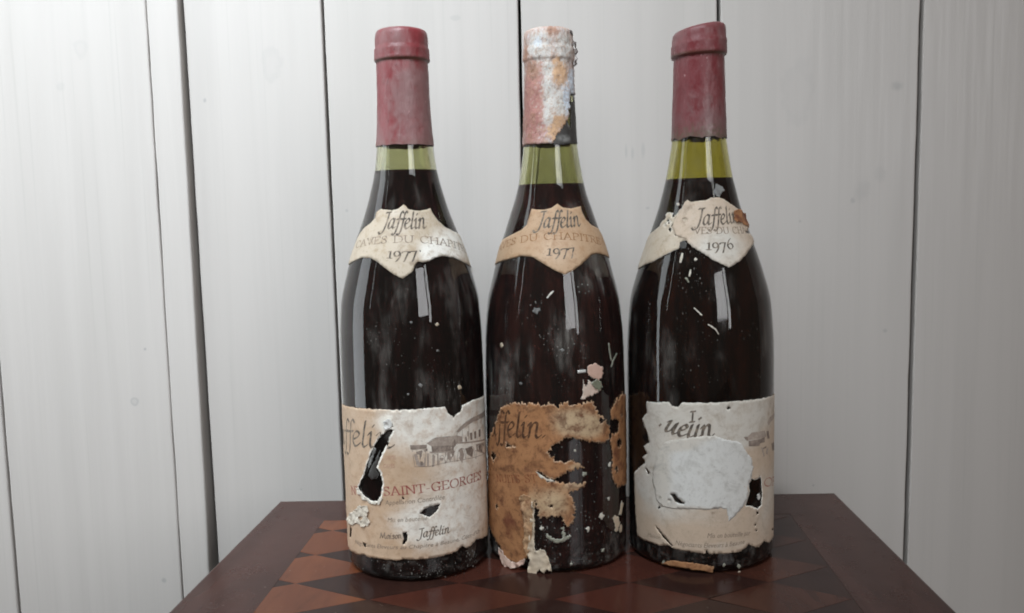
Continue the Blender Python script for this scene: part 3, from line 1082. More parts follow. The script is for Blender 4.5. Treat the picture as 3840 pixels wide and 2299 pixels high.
KC = (1900, 60, 0.364)
WMc = Wrap(BM, KC, 15.0)
miss = [(u, z) for u, z in WMc.uvs([(652, 815), (640, 880), (652, 950), (628, 985), (645, 1035), (618, 1085), (585, 1130), (568, 1180), (520, 1225), (495, 1262), (487, 1300), (480, 1345)])]
miss = miss + [(24.5, 225.0), (30.0, 240.0), (27.0, miss[0][1] + 0.5)]
miss = jag(miss, 0.6, 0.35, 4.0)


def lead_paint(uvp):
    C = np.zeros((len(uvp), 4))
    C[:, 3] = 1
    cols_ = [((.41, .195, .17), [(250, 950, 160, 420)], 0.95), ((.60, .585, .55), [(330, 320, 130, 130), (430, 540, 50, 100), (590, 330, 110, 130), (430, 800, 60, 190), (540, 900, 80, 170), (430, 1020, 50, 90)], 0.96),
             ((.60, .67, .74), [(665, 720, 60, 150), (610, 860, 50, 140), (330, 290, 70, 70)], 1.05), ((.58, .37, .22), [(545, 590, 85, 100), (545, 1080, 85, 75), (490, 1180, 50, 80), (510, 480, 40, 50)], 1.12),
             ((.38, .22, .16), [(470, 150, 70, 40), (260, 560, 90, 120), (215, 390, 45, 80)], 1.02)]
    sc_ = []
    uv = np.stack([uvp[:, 0] * 15, uvp[:, 1] * 1000], -1)
    warp = np.array([[fbm(u * .5, z * .5, 2.0, 4), fbm(u * .5, z * .5, 7.0, 4)] for u, z in uv])
    uw = uv + warp * 1.5
    for c, bl, k_ in cols_:
        a = np.zeros(len(uv))
        for (bx, by, rx, ry) in bl:
            c0 = WMc.uv((bx, by))
            wx, wy = rx * .364 * .145, ry * .364 * .145
            a = np.maximum(a, np.exp(-(((uw[:, 0] - c0[0]) / wx) ** 2 + ((uw[:, 1] - c0[1]) / wy) ** 2)))
        sc_.append(a * k_ + 0.02 + 0.30 * np.array([fbm(u * 0.9, z * 0.9, len(sc_) * 3.0, 5) for u, z in uv]))
    S = np.array(sc_)
    Wt = np.exp(S * 9)
    Wt /= Wt.sum(0)
    for i, (c, _, _) in enumerate(cols_):
        C[:, :3] += Wt[i][:, None] * np.array(c)
    return C


LEAD = mat_lead()
capM = capsule(BM, rootM, LEAD, 0.2352, 0.2815, 0.2990, 0.01450, 5.0, ragged=0.0006, paint=lead_paint, missing=miss, bumpy=0.00055, nt=220)
# ragged lips of foil standing off at the rim
for q, rr, hh in (([(600, 150), (640, 125), (680, 130), (690, 160), (660, 175), (640, 200), (615, 185)], 0.9, 1.5), ([(655, 240), (700, 260), (715, 330), (705, 420), (690, 500), (660, 525), (655, 470), (680, 420), (670, 330), (640, 300)], 0.9, 1.3)):
    uv = []
    for (x, y) in q:
        x0, y0, kk = KC
        th, z = BM.hit(x0 + x * kk, y0 + y * kk)
        uv.append((max(-1.5, min(1.45, th)) * 15.0, z * 1000))
    Sheet('foil_flap', WMc, uv, [], mat_ink('flap_lead', (0.10, 0.085, 0.08), (0.55, 0.52, 0.5), 0.9), rootM, base=1.5, thick=0.25, step=0.7, amp=0.4, lift=0.9, lift_len=1.2, rumple=1.0, seed=6.0 + rr, raw=True, rumple_f=.6)

# ---- paper
INK = mat_ink('black_ink', (0.085, 0.07, 0.058), (0.42, 0.34, 0.26), 0.5)
INKF = mat_ink('faded_grey_ink', (0.17, 0.13, 0.10), (0.48, 0.38, 0.29), 0.5)
INKM = mat_ink('faded_brown_ink', (0.20, 0.10, 0.045), (0.40, 0.21, 0.10), 0.6)
RED = mat_ink('red_ink', (0.28, 0.065, 0.055), (0.50, 0.36, 0.28), 0.45)
REDF = mat_ink('faded_red_ink', (0.36, 0.17, 0.12), (0.5, 0.36, 0.27), 0.6)
ENG = mat_ink('engraving_ink', (0.33, 0.27, 0.23), (0.48, 0.41, 0.34), 0.6)
ENGD = mat_ink('engraving_dark_ink', (0.19, 0.15, 0.125), (0.38, 0.31, 0.26), 0.6)
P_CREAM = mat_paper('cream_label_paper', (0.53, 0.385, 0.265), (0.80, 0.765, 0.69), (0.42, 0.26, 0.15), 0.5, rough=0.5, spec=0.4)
P_NECKL = mat_paper('aged_neck_label_paper', (0.50, 0.425, 0.33), (0.80, 0.78, 0.72), (0.36, 0.26, 0.16), 0.6, rough=0.5, spec=0.4)
P_NECKM = mat_paper('tan_neck_label_paper', (0.46, 0.315, 0.20), (0.53, 0.385, 0.265), (0.36, 0.20, 0.10), 0.6)
P_BROWN = mat_paper('brown_stained_paper', (0.36, 0.175, 0.078), (0.48, 0.35, 0.215), (0.15, 0.06, 0.03), 0.95, fibre=(0.50, 0.34, 0.22), dirt=(0.13, 0.04, 0.022))
P_GREY = mat_paper('pale_label_paper', (0.52, 0.41, 0.31), (0.575, 0.54, 0.48), (0.38, 0.30, 0.22), 0.42)
P_WHITE = mat_paper('bare_white_paper', (0.625, 0.62, 0.59), (0.575, 0.54, 0.48), (0.42, 0.40, 0.36), 0.5, rough=0.85, spec=0.15)
P_SCRAP = mat_paper('pink_paper_scrap', (0.60, 0.40, 0.32), (0.66, 0.6, 0.52), (0.45, 0.28, 0.2), 0.4)
P_PALE = mat_paper('pale_paper_scrap', (0.62, 0.58, 0.5), (0.55, 0.45, 0.33), (0.35, 0.28, 0.2), 0.4)
P_RESIN = mat_paper('green_glue_residue', (0.20, 0.21, 0.15), (0.30, 0.30, 0.24), (0.12, 0.11, 0.07), 0.5)
GRIME = mat_paper('black_grime', (0.055, 0.052, 0.048), (0.22, 0.22, 0.21), (0.025, 0.022, 0.02), 0.6, fibre=(.2, .2, .19), rough=0.5)

# grime left on the glass where the middle capsule has come away
gr = WMc.uvs([(480, 1225), (560, 1120), (600, 1040)]) + [(13, 243), (15, 258), (23, 262), (24, 236), (12, 234.6)] + WMc.uvs([(600, 1325), (480, 1330)])
Sheet('grime_patch', WMc, gr, [], GRIME, rootM, base=-0.05, thick=0.1, step=0.8, amp=0.3, lift=0.05, rumple=0.15, fibre=0.2, seed=12.0, raw=True, tint=((600, 1260, 60, 40, .9), (640, 1100, 20, 60, .8)), tint0=0.1)

# ================= left bottle
C1 = (1200, 50, 0.674)
C4 = (1200, 1450, 0.5393)
C5L = (1240, 900, 0.4718)
W = Wrap(BL, C1, 28.0)
neckL = Sheet('neck_label', W, [(318, 1105), (340, 1090), (400, 1098), (435, 1090), (465, 1064), (495, 1092), (540, 1100), (590, 1094), (612, 1084), (622, 1108), (650, 1150), (690, 1190), (735, 1212), (782, 1240), (815, 1300), (845, 1385), (860, 1450),
              (842, 1420), (800, 1388), (740, 1360), (680, 1350), (640, 1360), (605, 1380), (572, 1386), (545, 1382), (530, 1398), (518, 1432), (505, 1445), (462, 1476), (415, 1455), (368, 1422), (328, 1388), (290, 1364), (240, 1360), (200, 1375), (160, 1402),
              (180, 1335), (210, 1255), (240, 1205), (285, 1168), (308, 1140)], [[(357, 1255), (366, 1258), (362, 1266)], [(552, 1318), (562, 1322), (556, 1332)]], P_NECKL, rootL,
              amp=0.13, lift=0.12, seed=1.0, tint=((740, 1290, 130, 110, 1.0), (640, 1340, 60, 60, .7), (420, 1110, 60, 40, .35)), dirt=((290, 1260, 70, 60, .5), (450, 1250, 60, 40, .35), (520, 1390, 40, 40, .7), (370, 1400, 60, 50, .3), (560, 1310, 30, 50, .4)), fibre=0.25)  # whitened right end: partly paper, partly window glare put into the colour
neckL.print_polys('lettering', letters(ITALIC, 'Jaffelin', W.uvs([(340, 1198), (465, 1200), (592, 1196)]), 12.0, 0.10, 0.03, shear=.12), INK)
neckL.print_polys('lettering', letters(ROMAN, 'CAVES DU CHAPITRE', W.uvs([(200, 1310), (320, 1282), (450, 1278), (640, 1285), (815, 1345)]), 5.2, 0.10, 0.03, 15), INKF)
neckL.print_polys('vintage', letters(ROMAN, '1977', W.uvs([(372, 1362), (460, 1366), (545, 1362)]), 8.0, 0.105, 0.03, 20), INK)

W = Wrap(BL, C4, 40.4)
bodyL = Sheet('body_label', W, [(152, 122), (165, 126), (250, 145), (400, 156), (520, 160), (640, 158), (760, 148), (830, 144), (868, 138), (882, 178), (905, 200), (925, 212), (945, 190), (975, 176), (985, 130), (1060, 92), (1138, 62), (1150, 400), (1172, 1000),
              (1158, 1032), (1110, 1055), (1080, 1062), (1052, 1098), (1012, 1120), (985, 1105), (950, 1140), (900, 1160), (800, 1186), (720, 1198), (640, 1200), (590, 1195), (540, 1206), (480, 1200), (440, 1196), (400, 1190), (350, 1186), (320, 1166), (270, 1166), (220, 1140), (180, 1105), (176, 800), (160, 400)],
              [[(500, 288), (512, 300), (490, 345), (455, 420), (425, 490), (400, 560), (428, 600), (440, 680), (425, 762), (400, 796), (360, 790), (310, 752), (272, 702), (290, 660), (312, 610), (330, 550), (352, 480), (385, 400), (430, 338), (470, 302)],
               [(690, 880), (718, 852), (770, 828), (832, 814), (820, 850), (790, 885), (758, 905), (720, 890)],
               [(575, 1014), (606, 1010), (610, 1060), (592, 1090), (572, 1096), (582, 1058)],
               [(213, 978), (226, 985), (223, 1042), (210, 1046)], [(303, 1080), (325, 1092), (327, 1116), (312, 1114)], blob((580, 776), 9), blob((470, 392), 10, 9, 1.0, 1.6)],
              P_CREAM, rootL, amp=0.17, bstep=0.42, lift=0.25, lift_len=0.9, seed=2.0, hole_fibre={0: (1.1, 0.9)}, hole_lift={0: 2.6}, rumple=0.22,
              tint=((940, 240, 330, 200, 1.0), (1000, 850, 200, 260, .75), (800, 950, 200, 120, .5), (1050, 400, 100, 200, .55), (480, 260, 60, 60, .6)), tint0=0.12,  # paler right side: pale paper plus window glare put into the tint
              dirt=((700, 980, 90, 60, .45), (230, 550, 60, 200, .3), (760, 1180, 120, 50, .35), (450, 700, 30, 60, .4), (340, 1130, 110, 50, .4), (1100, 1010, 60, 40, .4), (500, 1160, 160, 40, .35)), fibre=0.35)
bodyL.print_polys('lettering', letters(ITALIC, 'affelin', W.uvs([(160, 402), (330, 418), (520, 424)]), 18.5, 0.085, 0.024, shear=.10, before='J'), INK)
bodyL.print_polys('appellation', letters(ROMAN, 'SAINT-GEORGES', W.uvs([(446, 756), (715, 734), (930, 700), (1116, 640)]), 6.6, 0.11, 0.035, 12, before='NUITS-'), RED)
for (t_, a_, h_, m_) in (('DU CHAPITRE', [(435, 508), (530, 506)], 2.4, REDF), ('CAVES', [(440, 565), (525, 563)], 2.4, REDF), ('Appellation Contrôlée', [(455, 822), (660, 808), (865, 780)], 2.8, INKF),
                         ('Mis en bouteille', [(470, 940), (600, 937), (745, 925)], 2.6, INKF), ('Négociants Éleveurs au Chapitre à Beaune, Côte-d\'Or', [(250, 1090), (500, 1122), (800, 1112), (1110, 1010)], 2.4, INKF)):
    bodyL.print_polys('small_print', tiny_text(t_, W.uvs(a_), h_), m_, fuse=False)
bodyL.print_polys('lettering', letters(ITALIC, 'Maison', W.uvs([(420, 1052), (500, 1056), (575, 1052)]), 4.6, 0.13, 0.05), INKF)
bodyL.print_polys('lettering', letters(ITALIC, 'Jaffelin', W.uvs([(680, 1048), (790, 1036), (900, 1012)]), 6.6, 0.10, 0.035, shear=.1), INK)


def dense(poly, W):
    """Engraved area: outline cut into upright bands so that it bends with the label."""
    uv = np.array(W.uvs(poly))
    out = []
    a, b = uv[:, 0].min(), uv[:, 0].max()
    n = max(1, int((b - a) / 1.2))
    for i in range(n):
        x0, x1 = a + (b - a) * i / n, a + (b - a) * (i + 1) / n
        p = [tuple(q) for q in uv]
        p = clip(p, (x0, 0), (x0, -1))
        if len(p) > 2:
            p = clip(p, (x1, -1), (x1, 0))
        if len(p) > 2:
            out.append(p)
    return out


def pen(W, lines, w=0.22):
    """Fine engraved lines of even width (mm)."""
    out = []
    for ln in lines:
        q = [np.array(p) for p in catmull(W.uvs(ln), 4)] if len(ln) > 2 else [np.array(p) for p in W.uvs(ln)]
        for a, b in zip(q, q[1:]):
            d = (b - a) / max(1e-6, np.linalg.norm(b - a)) * w / 2
            n = np.array([-d[1], d[0]])
            out.append([tuple(a - d + n), tuple(a - d - n), tuple(b + d - n), tuple(b + d + n)])
    return out


def engrave(sheet, W, light, darkp, lines=()):
    if lines:
        sheet.print_polys('engraving_lines', pen(W, lines), ENGD, over=0.09)
    pl = []
    for q in light:
        pl += dense(q, W)
    sheet.print_polys('engraving', pl, ENG, over=0.03)
    pl = []
    for q in darkp:
        pl += dense(q, W)
    sheet.print_polys('engraving_shade', pl, ENGD, over=0.06)


engrave(bodyL, W, [[(640, 432), (735, 430), (728, 552), (690, 556), (672, 545), (655, 480)], [(742, 395), (800, 358), (905, 345), (950, 395), (930, 412), (770, 412)], [(945, 310), (990, 262), (1060, 212), (1145, 150), (1145, 190), (1060, 240), (1000, 282), (955, 316)],
                   [(905, 345), (945, 338), (985, 345), (985, 380), (950, 395)], [(780, 470), (800, 480), (792, 555), (778, 556)], [(830, 492), (860, 495), (852, 512), (834, 512)], [(960, 440), (985, 425), (1000, 470), (985, 530), (965, 500)], [(880, 460), (915, 440), (930, 455), (905, 520), (885, 500)],
                   [(1080, 400), (1135, 385), (1140, 470), (1085, 450)], [(760, 450), (930, 440), (932, 452), (762, 462)], [(955, 385), (1140, 362), (1140, 372), (955, 396)], [(742, 462), (756, 462), (756, 550), (744, 552)], [(812, 462), (822, 462), (824, 540), (814, 542)], [(868, 455), (876, 455), (878, 530), (870, 532)], [(1075, 440), (1082, 440), (1082, 500), (1076, 502)], [(1020, 310), (1028, 308), (1030, 345), (1022, 347)]],
        [[(626, 405), (742, 402), (742, 428), (630, 436)], [(772, 412), (930, 404), (925, 442), (778, 452)], [(668, 452), (712, 440), (716, 545), (700, 550), (690, 470), (672, 470)], [(1005, 430), (1050, 415), (1062, 440), (1055, 490), (1020, 470)], [(915, 395), (935, 360), (942, 405), (925, 425)], [(905, 450), (935, 445), (920, 490)],
         [(1038, 322), (1052, 318), (1055, 368), (1042, 372)], [(1066, 312), (1080, 308), (1083, 358), (1070, 362)], [(1096, 300), (1110, 295), (1112, 345), (1100, 350)], [(1005, 350), (1015, 346), (1018, 378), (1008, 382)], [(1095, 410), (1112, 402), (1125, 455), (1100, 445)],
         [(735, 430), (748, 430), (745, 448), (736, 446)]],
        [[(945, 312), (990, 264), (1060, 214), (1145, 152)], [(955, 318), (1000, 284), (1062, 242), (1145, 194)], [(950, 400), (1145, 365)], [(950, 318), (948, 400)], [(985, 300), (985, 385)], [(1030, 275), (1030, 372)], [(1090, 245), (1092, 365)],
         [(880, 520), (888, 470), (905, 452), (925, 466), (932, 515)], [(950, 515), (958, 450), (978, 428), (1000, 440), (1008, 500)], [(1010, 498), (1018, 440), (1040, 415), (1062, 425), (1070, 480)], [(1080, 480), (1090, 415), (1110, 398), (1135, 410)],
         [(780, 556), (784, 480), (800, 466), (815, 480), (818, 548)], [(826, 546), (832, 490), (848, 478), (862, 490), (868, 535)], [(640, 436), (660, 556)], [(735, 432), (730, 556)], [(660, 556), (760, 552), (880, 525), (1000, 505), (1140, 462)], [(742, 396), (800, 356), (905, 344)], [(770, 380), (900, 366)], [(780, 395), (915, 382)]])
# torn flakes and curls
Sheet('torn_flake', W, [(352, 565), (375, 535), (405, 470), (420, 440), (408, 520), (398, 590), (415, 615), (395, 640), (360, 640), (342, 620)], [], GRIME, rootL, base=0.05, thick=0.1, step=1.0, lift=0.3, seed=3.0, rumple=0.3)
Sheet('torn_flake', W, [(375, 420), (392, 430), (372, 500), (345, 560), (328, 590), (345, 520)], [], GRIME, rootL, base=0.05, thick=0.1, step=1.0, lift=0.2, seed=3.4, rumple=0.2, tint0=.8)
Sheet('torn_curl', W, [(200, 905), (225, 880), (262, 850), (285, 822), (335, 828), (345, 860), (330, 900), (358, 935), (345, 962), (300, 968), (262, 945), (235, 962), (205, 945)], [blob((290, 915), 16, 8, 2.0)], P_PALE, rootL, base=0.3, thick=0.14, step=0.5, amp=0.3, lift=0.9, lift_len=1.0, seed=4.0, rumple=0.8, rumple_f=.3, tint0=.35)
Sheet('torn_curl', W, [(455, 232), (480, 222), (505, 240), (508, 275), (490, 296), (468, 300), (452, 270)], [], P_WHITE, rootL, base=0.4, thick=0.2, step=0.7, amp=0.3, lift=0.9, lift_len=1.2, seed=4.5, rumple=0.8, rumple_f=.2)
Sheet('torn_curl', W, [(258, 700), (275, 705), (315, 758), (362, 796), (402, 800), (430, 765), (442, 772), (412, 815), (360, 815), (305, 775), (262, 722)], [], P_PALE, rootL, base=0.45, thick=0.3, step=0.6, amp=0.25, lift=0.7, lift_len=0.8, seed=4.8, rumple=0.4, rumple_f=.2)
W5 = Wrap(BL, C5L, 40.4)
for i, (p, r_) in enumerate((((1024, 1172), 17), ((846, 672), 13), ((640, 655), 9), ((715, 1155), 16), ((615, 1225), 9), ((850, 880), 10))):
    Sheet('paper_scrap', W5, blob(p, r_, 8, i), [], P_PALE if i in (0, 1) else GRIME, rootL, base=-0.08, thick=0.06, step=0.6, amp=0.15, lift=0.05, seed=20.0 + i, tint0=.9, rumple=0)

# ================= middle bottle
C2 = (1750, 50, 0.674)
C5 = (1750, 1300, 0.6404)
C6 = (1780, 900, 0.4718)
W = Wrap(BM, C2, 28.0)
neckM = Sheet('neck_label', W, [(362, 1088), (395, 1094), (430, 1095), (470, 1085), (505, 1060), (535, 1082), (575, 1088), (632, 1075), (640, 1105), (662, 1148), (692, 1180), (730, 1200), (752, 1240), (778, 1310), (800, 1368),
              (762, 1345), (720, 1335), (690, 1345), (650, 1385), (600, 1425), (545, 1455), (490, 1430), (430, 1395), (370, 1357), (310, 1350), (250, 1365), (155, 1404), (172, 1335), (200, 1265), (250, 1235), (300, 1210), (335, 1180), (350, 1130)], [],
              P_NECKM, rootM, amp=0.07, lift=0.06, seed=5.0, tint=((500, 1320, 120, 100, .8),), dirt=((250, 1310, 60, 60, .35), (420, 1380, 40, 20, .3), (395, 1200, 20, 15, .5)), fibre=0.15)
neckM.print_polys('lettering', letters(ITALIC, 'Jaffelin', W.uvs([(385, 1190), (505, 1194), (634, 1182)]), 12.0, 0.10, 0.03, shear=.12), INK)
neckM.print_polys('lettering', letters(ROMAN, 'CAVES DU CHAPITRE', W.uvs([(170, 1345), (260, 1292), (420, 1262), (600, 1258), (745, 1292)]), 5.2, 0.10, 0.03, 15), INKM)
neckM.print_polys('vintage', letters(ROMAN, '1977', W.uvs([(443, 1346), (525, 1350), (608, 1342)]), 8.0, 0.105, 0.03, 20), INK)

W = Wrap(BM, C5, 40.7)
bodyM = Sheet('body_label', W, [(212, 348), (260, 332), (330, 328), (420, 336), (500, 335), (530, 346), (570, 330), (620, 346), (660, 336), (700, 326), (735, 320), (750, 370), (790, 405), (820, 440), (836, 490), (830, 535), (800, 556), (760, 560), (700, 546), (640, 536), (580, 540), (530, 560), (500, 590), (470, 618),
              (500, 640), (530, 676), (570, 675), (620, 665), (650, 680), (690, 710), (640, 716), (580, 735), (540, 765), (500, 776), (440, 742), (408, 728), (425, 750), (470, 780), (540, 792), (620, 800), (696, 795), (690, 820), (640, 835), (600, 850), (620, 890), (630, 950), (625, 1020), (600, 1056), (575, 1040), (570, 1000), (500, 990), (440, 1002), (420, 985), (410, 930), (402, 895),
              (396, 960), (392, 1050), (388, 1130), (385, 1200), (372, 1240), (350, 1232), (330, 1262), (290, 1275), (240, 1250), (205, 1180), (170, 1120), (140, 1050), (128, 900), (132, 700), (135, 545), (168, 465), (188, 400)],
              [blob((788, 432), 14, 8, 1.0), blob((163, 640), 10, 8, 2.0, 2.6), blob((490, 932), 9, 8, 1, .7), [(228, 552), (245, 562), (262, 578), (290, 580), (285, 586), (250, 584), (232, 572)], blob((182, 935), 8, 8, 3, 1.6)],
              P_BROWN, rootM, amp=0.75, bstep=0.4, lift=0.4, lift_len=1.1, seed=6.0, rumple=0.4, rumple_f=.13,
              tint=((620, 440, 120, 90, .95), (740, 470, 70, 70, .8), (500, 900, 110, 110, .75), (380, 1000, 40, 150, .8), (640, 700, 60, 25, .7), (640, 810, 60, 25, .7), (350, 360, 80, 30, .3)), tint0=0.05,
              dirt=((250, 1040, 55, 120, .85), (200, 700, 50, 120, .3), (720, 390, 40, 40, .3), (560, 470, 60, 40, .35), (320, 840, 60, 60, .5), (450, 380, 60, 30, .5), (300, 660, 90, 30, .45), (560, 860, 40, 40, .4), (180, 860, 30, 60, .5)), fibre=0.6, fibre_len=0.5)
bodyM.print_polys('lettering', letters(ITALIC, 'affelin.', W.uvs([(148, 520), (300, 530), (470, 532)]), 18.5, 0.085, 0.024, shear=.10, before='J'), mat_ink('brown_black_ink', (0.06, 0.03, 0.018), (0.22, 0.10, 0.045), 0.5))
bodyM.print_polys('appellation', letters(ROMAN, 'NUITS-ST', W.uvs([(180, 790), (290, 796), (420, 790)]), 6.0, 0.10, 0.03, 12), mat_ink('lost_red_ink', (0.20, 0.06, 0.03), (0.30, 0.13, 0.06), 0.6))
Sheet('label_strip', W, [(838, 385), (870, 312), (905, 278), (935, 290), (935, 600), (930, 800), (880, 822), (856, 790), (850, 700), (850, 600), (836, 560), (850, 520), (882, 498), (890, 440), (866, 422), (850, 430)], [blob((890, 560), 12, 8, 1, 2.5), blob((872, 720), 9, 8, 2, 2), blob((905, 400), 8, 8, 3)], P_BROWN, rootM, amp=0.8, bstep=0.45, lift=0.3, seed=7.0, tint=((880, 330, 30, 50, .4),), dirt=((880, 650, 40, 200, .6),), fibre=0.5)
for i, (q, m_, kw) in enumerate((
        ([(710, 112), (750, 95), (797, 122), (800, 160), (776, 195), (730, 186), (706, 150)], P_SCRAP, {}),
        ([(680, 195), (700, 240), (715, 195), (735, 222), (770, 200), (790, 220), (780, 258), (740, 280), (700, 300), (670, 312), (680, 250)], P_SCRAP, dict(tint0=.5)),
        ([(725, 212), (755, 190), (780, 205), (795, 235), (770, 262), (750, 240), (738, 232)], P_RESIN, dict(base=.2)),
        ([(648, 138), (696, 134), (698, 151), (650, 156)], P_WHITE, dict(amp=.06)),
        ([(848, 1002), (880, 990), (896, 1030), (886, 1082), (870, 1085), (864, 1030)], P_PALE, dict(tint0=.7)),
        ([(905, 900), (916, 922), (902, 990), (890, 980)], P_PALE, dict(tint0=.9)),
        (strip([(465, 1102), (490, 1122), (528, 1140), (572, 1130), (606, 1108)], 11), P_RESIN, dict(tint0=1.0)),
        (strip([(563, 1058), (566, 1085), (572, 1118)], 8), P_RESIN, dict(tint0=1.0)),
        (blob((440, 1064), 10, 8, 1, 1.5), P_PALE, {}), (blob((790, 990), 13, 8, 2, 1.3), P_PALE, {}), (blob((711, 1066), 10, 8, 3, 1.5), P_PALE, {}), (blob((830, 890), 7, 8, 4, 1.6), P_PALE, {}), (blob((835, 690), 8, 8, 5, 1.5), P_PALE, {}),
        (blob((632, 610), 7, 8, 6), P_PALE, {}), (blob((795, 1190), 9, 8, 6), P_RESIN, dict(tint0=1.0)), (blob((610, 1275), 9, 8, 6), P_RESIN, dict(tint0=1.0)), (blob((690, 745), 14, 8, 6, .6), P_RESIN, dict(tint0=1.0)), (blob((900, 1070), 8, 8, 6, 3), P_PALE, dict(tint0=1.0)))):
    a_ = dict(base=-0.05, thick=0.12, step=0.7, bstep=0.4, amp=0.4, lift=0.15, seed=30.0 + i, rumple=.08)
    a_.update(kw)
    Sheet('paper_scrap', W, q, [], m_, rootM, **a_)
# loose curls at the foot of the brown label
Sheet('torn_curl', W, [(196, 1172), (212, 1178), (238, 1222), (268, 1252), (300, 1262), (332, 1240), (356, 1236), (338, 1268), (300, 1288), (262, 1288), (232, 1282), (212, 1240)], [], P_SCRAP, rootM, base=0.9, thick=0.25, step=0.6, amp=0.25, lift=0.9, lift_len=1.0, seed=8.0, rumple=0.8, rumple_f=.15, tint0=.4)
Sheet('torn_curl', W, [(388, 900), (402, 1000), (398, 1120), (405, 1195), (432, 1182), (458, 1188), (480, 1235), (492, 1275), (500, 1312), (470, 1300), (455, 1328), (430, 1300), (400, 1335), (372, 1330), (362, 1290), (378, 1245), (362, 1200), (372, 1120), (378, 1000)], [], P_PALE, rootM, base=0.5, thick=0.25, step=0.7, amp=0.22, lift=0.9, lift_len=1.4, seed=9.0, rumple=0.7, rumple_f=.16, tint0=.75)
Sheet('torn_curl', W, [(312, 880), (340, 860), (378, 880), (392, 940), (388, 1080), (375, 1180), (358, 1220), (335, 1150), (345, 1060), (330, 960)], [], P_BROWN, rootM, base=0.5, thick=0.25, step=0.7, amp=0.2, lift=0.9, lift_len=1.8, seed=10.0, rumple=1.2, rumple_f=.14, tint0=.55)
Sheet('torn_curl', W, [(405, 728), (425, 742), (462, 768), (505, 778), (520, 790), (480, 785), (440, 770)], [], P_PALE, rootM, base=0.4, thick=0.2, step=0.6, amp=0.15, lift=0.6, lift_len=0.8, seed=11.0, rumple=.5, tint0=.4)
W6 = Wrap(BM, C6, 40.7)
for i, (q, m_) in enumerate(((strip([(575, 462), (600, 432), (625, 405)], 8), P_WHITE), (blob((215, 838), 12, 8, 1, 1.6), P_PALE), (blob((698, 875), 15, 8, 2), GRIME), (blob((367, 1140), 13, 8, 3), GRIME), (strip([(1065, 820), (1072, 880), (1085, 960)], 6), P_RESIN), (strip([(1085, 1010), (1100, 960), (1130, 900)], 6), P_RESIN), (blob((490, 560), 26, 9, 2), GRIME))):
    Sheet('paper_scrap', W6, q, [], m_, rootM, base=-0.1, thick=0.06, step=0.6, amp=0.12, lift=0.04, seed=50.0 + i, tint0=.7, rumple=0)

# ================= right bottle
C3 = (2300, 50, 0.674)
C6R = (2300, 1450, 0.5393)
C7 = (2320, 900, 0.4718)
W = Wrap(BR, C3, 28.0)
Sheet('neck_band', W, [(138, 1428), (150, 1372), (168, 1300), (186, 1250), (230, 1212), (258, 1188), (268, 1165), (288, 1150), (298, 1120), (318, 1106), (332, 1138), (352, 1122), (372, 1092), (395, 1085), (410, 1150), (412, 1240), (404, 1262), (372, 1276), (364, 1310), (300, 1340), (220, 1384)], [blob((312, 1160), 13, 8, 1), blob((338, 1185), 12, 8, 2, 1.6), blob((352, 1232), 11, 8, 4, .8), blob((290, 1178), 9, 8, 5), blob((368, 1140), 10, 8, 3, 1.5), blob((318, 1205), 8, 8, 3, 1.5)], P_NECKL, rootR, amp=0.2, lift=0.1, seed=13.0, tint0=.25, dirt=((290, 1270, 50, 30, .35), (180, 1380, 40, 30, .3)))
neckR = Sheet('neck_label', W, [(372, 1112), (385, 1080), (398, 1055), (412, 1040), (436, 1052), (470, 1046), (512, 1042), (545, 1028), (575, 1024), (610, 1036), (650, 1064), (690, 1092), (712, 1112), (730, 1150), (748, 1185), (738, 1205), (752, 1228), (778, 1256), (762, 1300), (742, 1332), (700, 1380), (640, 1416), (560, 1376), (490, 1330), (440, 1300), (398, 1256), (352, 1240), (328, 1190), (346, 1150)],
              [[(728, 1212), (752, 1218), (762, 1230), (738, 1226)], blob((398, 1152), 9, 7, 2)], P_GREY, rootR, amp=0.15, bstep=0.42, lift=0.2, seed=14.0, base=0.3, tint0=.35, tint=((600, 1290, 110, 90, .55),), dirt=((430, 1075, 50, 30, .55), (560, 1050, 60, 20, .4), (500, 1290, 50, 60, .3), (395, 1160, 30, 60, .6), (690, 1150, 30, 50, .8), (600, 1380, 20, 15, .6), (650, 1385, 15, 15, .6), (380, 1250, 40, 20, .3)), fibre=0.4)
neckR.print_polys('lettering', letters(ITALIC, 'Jaffelin', W.uvs([(450, 1176), (565, 1178), (695, 1160)]), 12.0, 0.10, 0.03, shear=.12), INK)
neckR.print_polys('lettering', letters(ROMAN, 'VES DU CHA', W.uvs([(448, 1228), (570, 1228), (735, 1225)]), 5.0, 0.10, 0.03, 15), INKF)
neckR.print_polys('vintage', letters(ROMAN, '1976', W.uvs([(514, 1316), (590, 1318), (672, 1308)]), 8.0, 0.105, 0.03, 20), INK)
Sheet('torn_curl', W, [(668, 1100), (695, 1092), (722, 1118), (742, 1160), (745, 1190), (722, 1180), (700, 1160), (682, 1170), (662, 1140)], [], P_BROWN, rootR, base=0.45, thick=0.2, step=0.7, amp=0.25, lift=0.5, seed=15.0, rumple=0.5, rumple_f=.25, tint0=.1, dirt0=.6)
for i, (q, m_, t_) in enumerate((([(290, 1120), (312, 1108), (335, 1112), (328, 1132), (342, 1150), (318, 1160), (302, 1142)], P_PALE, .3), ([(268, 1172), (290, 1150), (308, 1162), (300, 1180), (280, 1190)], P_PALE, .3), (blob((585, 985), 26, 9, 1, 1.3), GRIME, .8), (blob((360, 1065), 8, 7, 2), P_PALE, .4), (blob((318, 1160), 10, 7, 5), P_PALE, .3), ([(375, 1275), (392, 1262), (412, 1282), (402, 1310), (380, 1312), (366, 1296)], GRIME, 0.0))):
    Sheet('paper_scrap', W, q, [], m_, rootR, base=0.0, thick=0.08, step=0.6, amp=0.2, lift=0.15, seed=60.0 + i, tint0=t_, rumple=.1)
W7 = Wrap(BR, C7, 41.4)
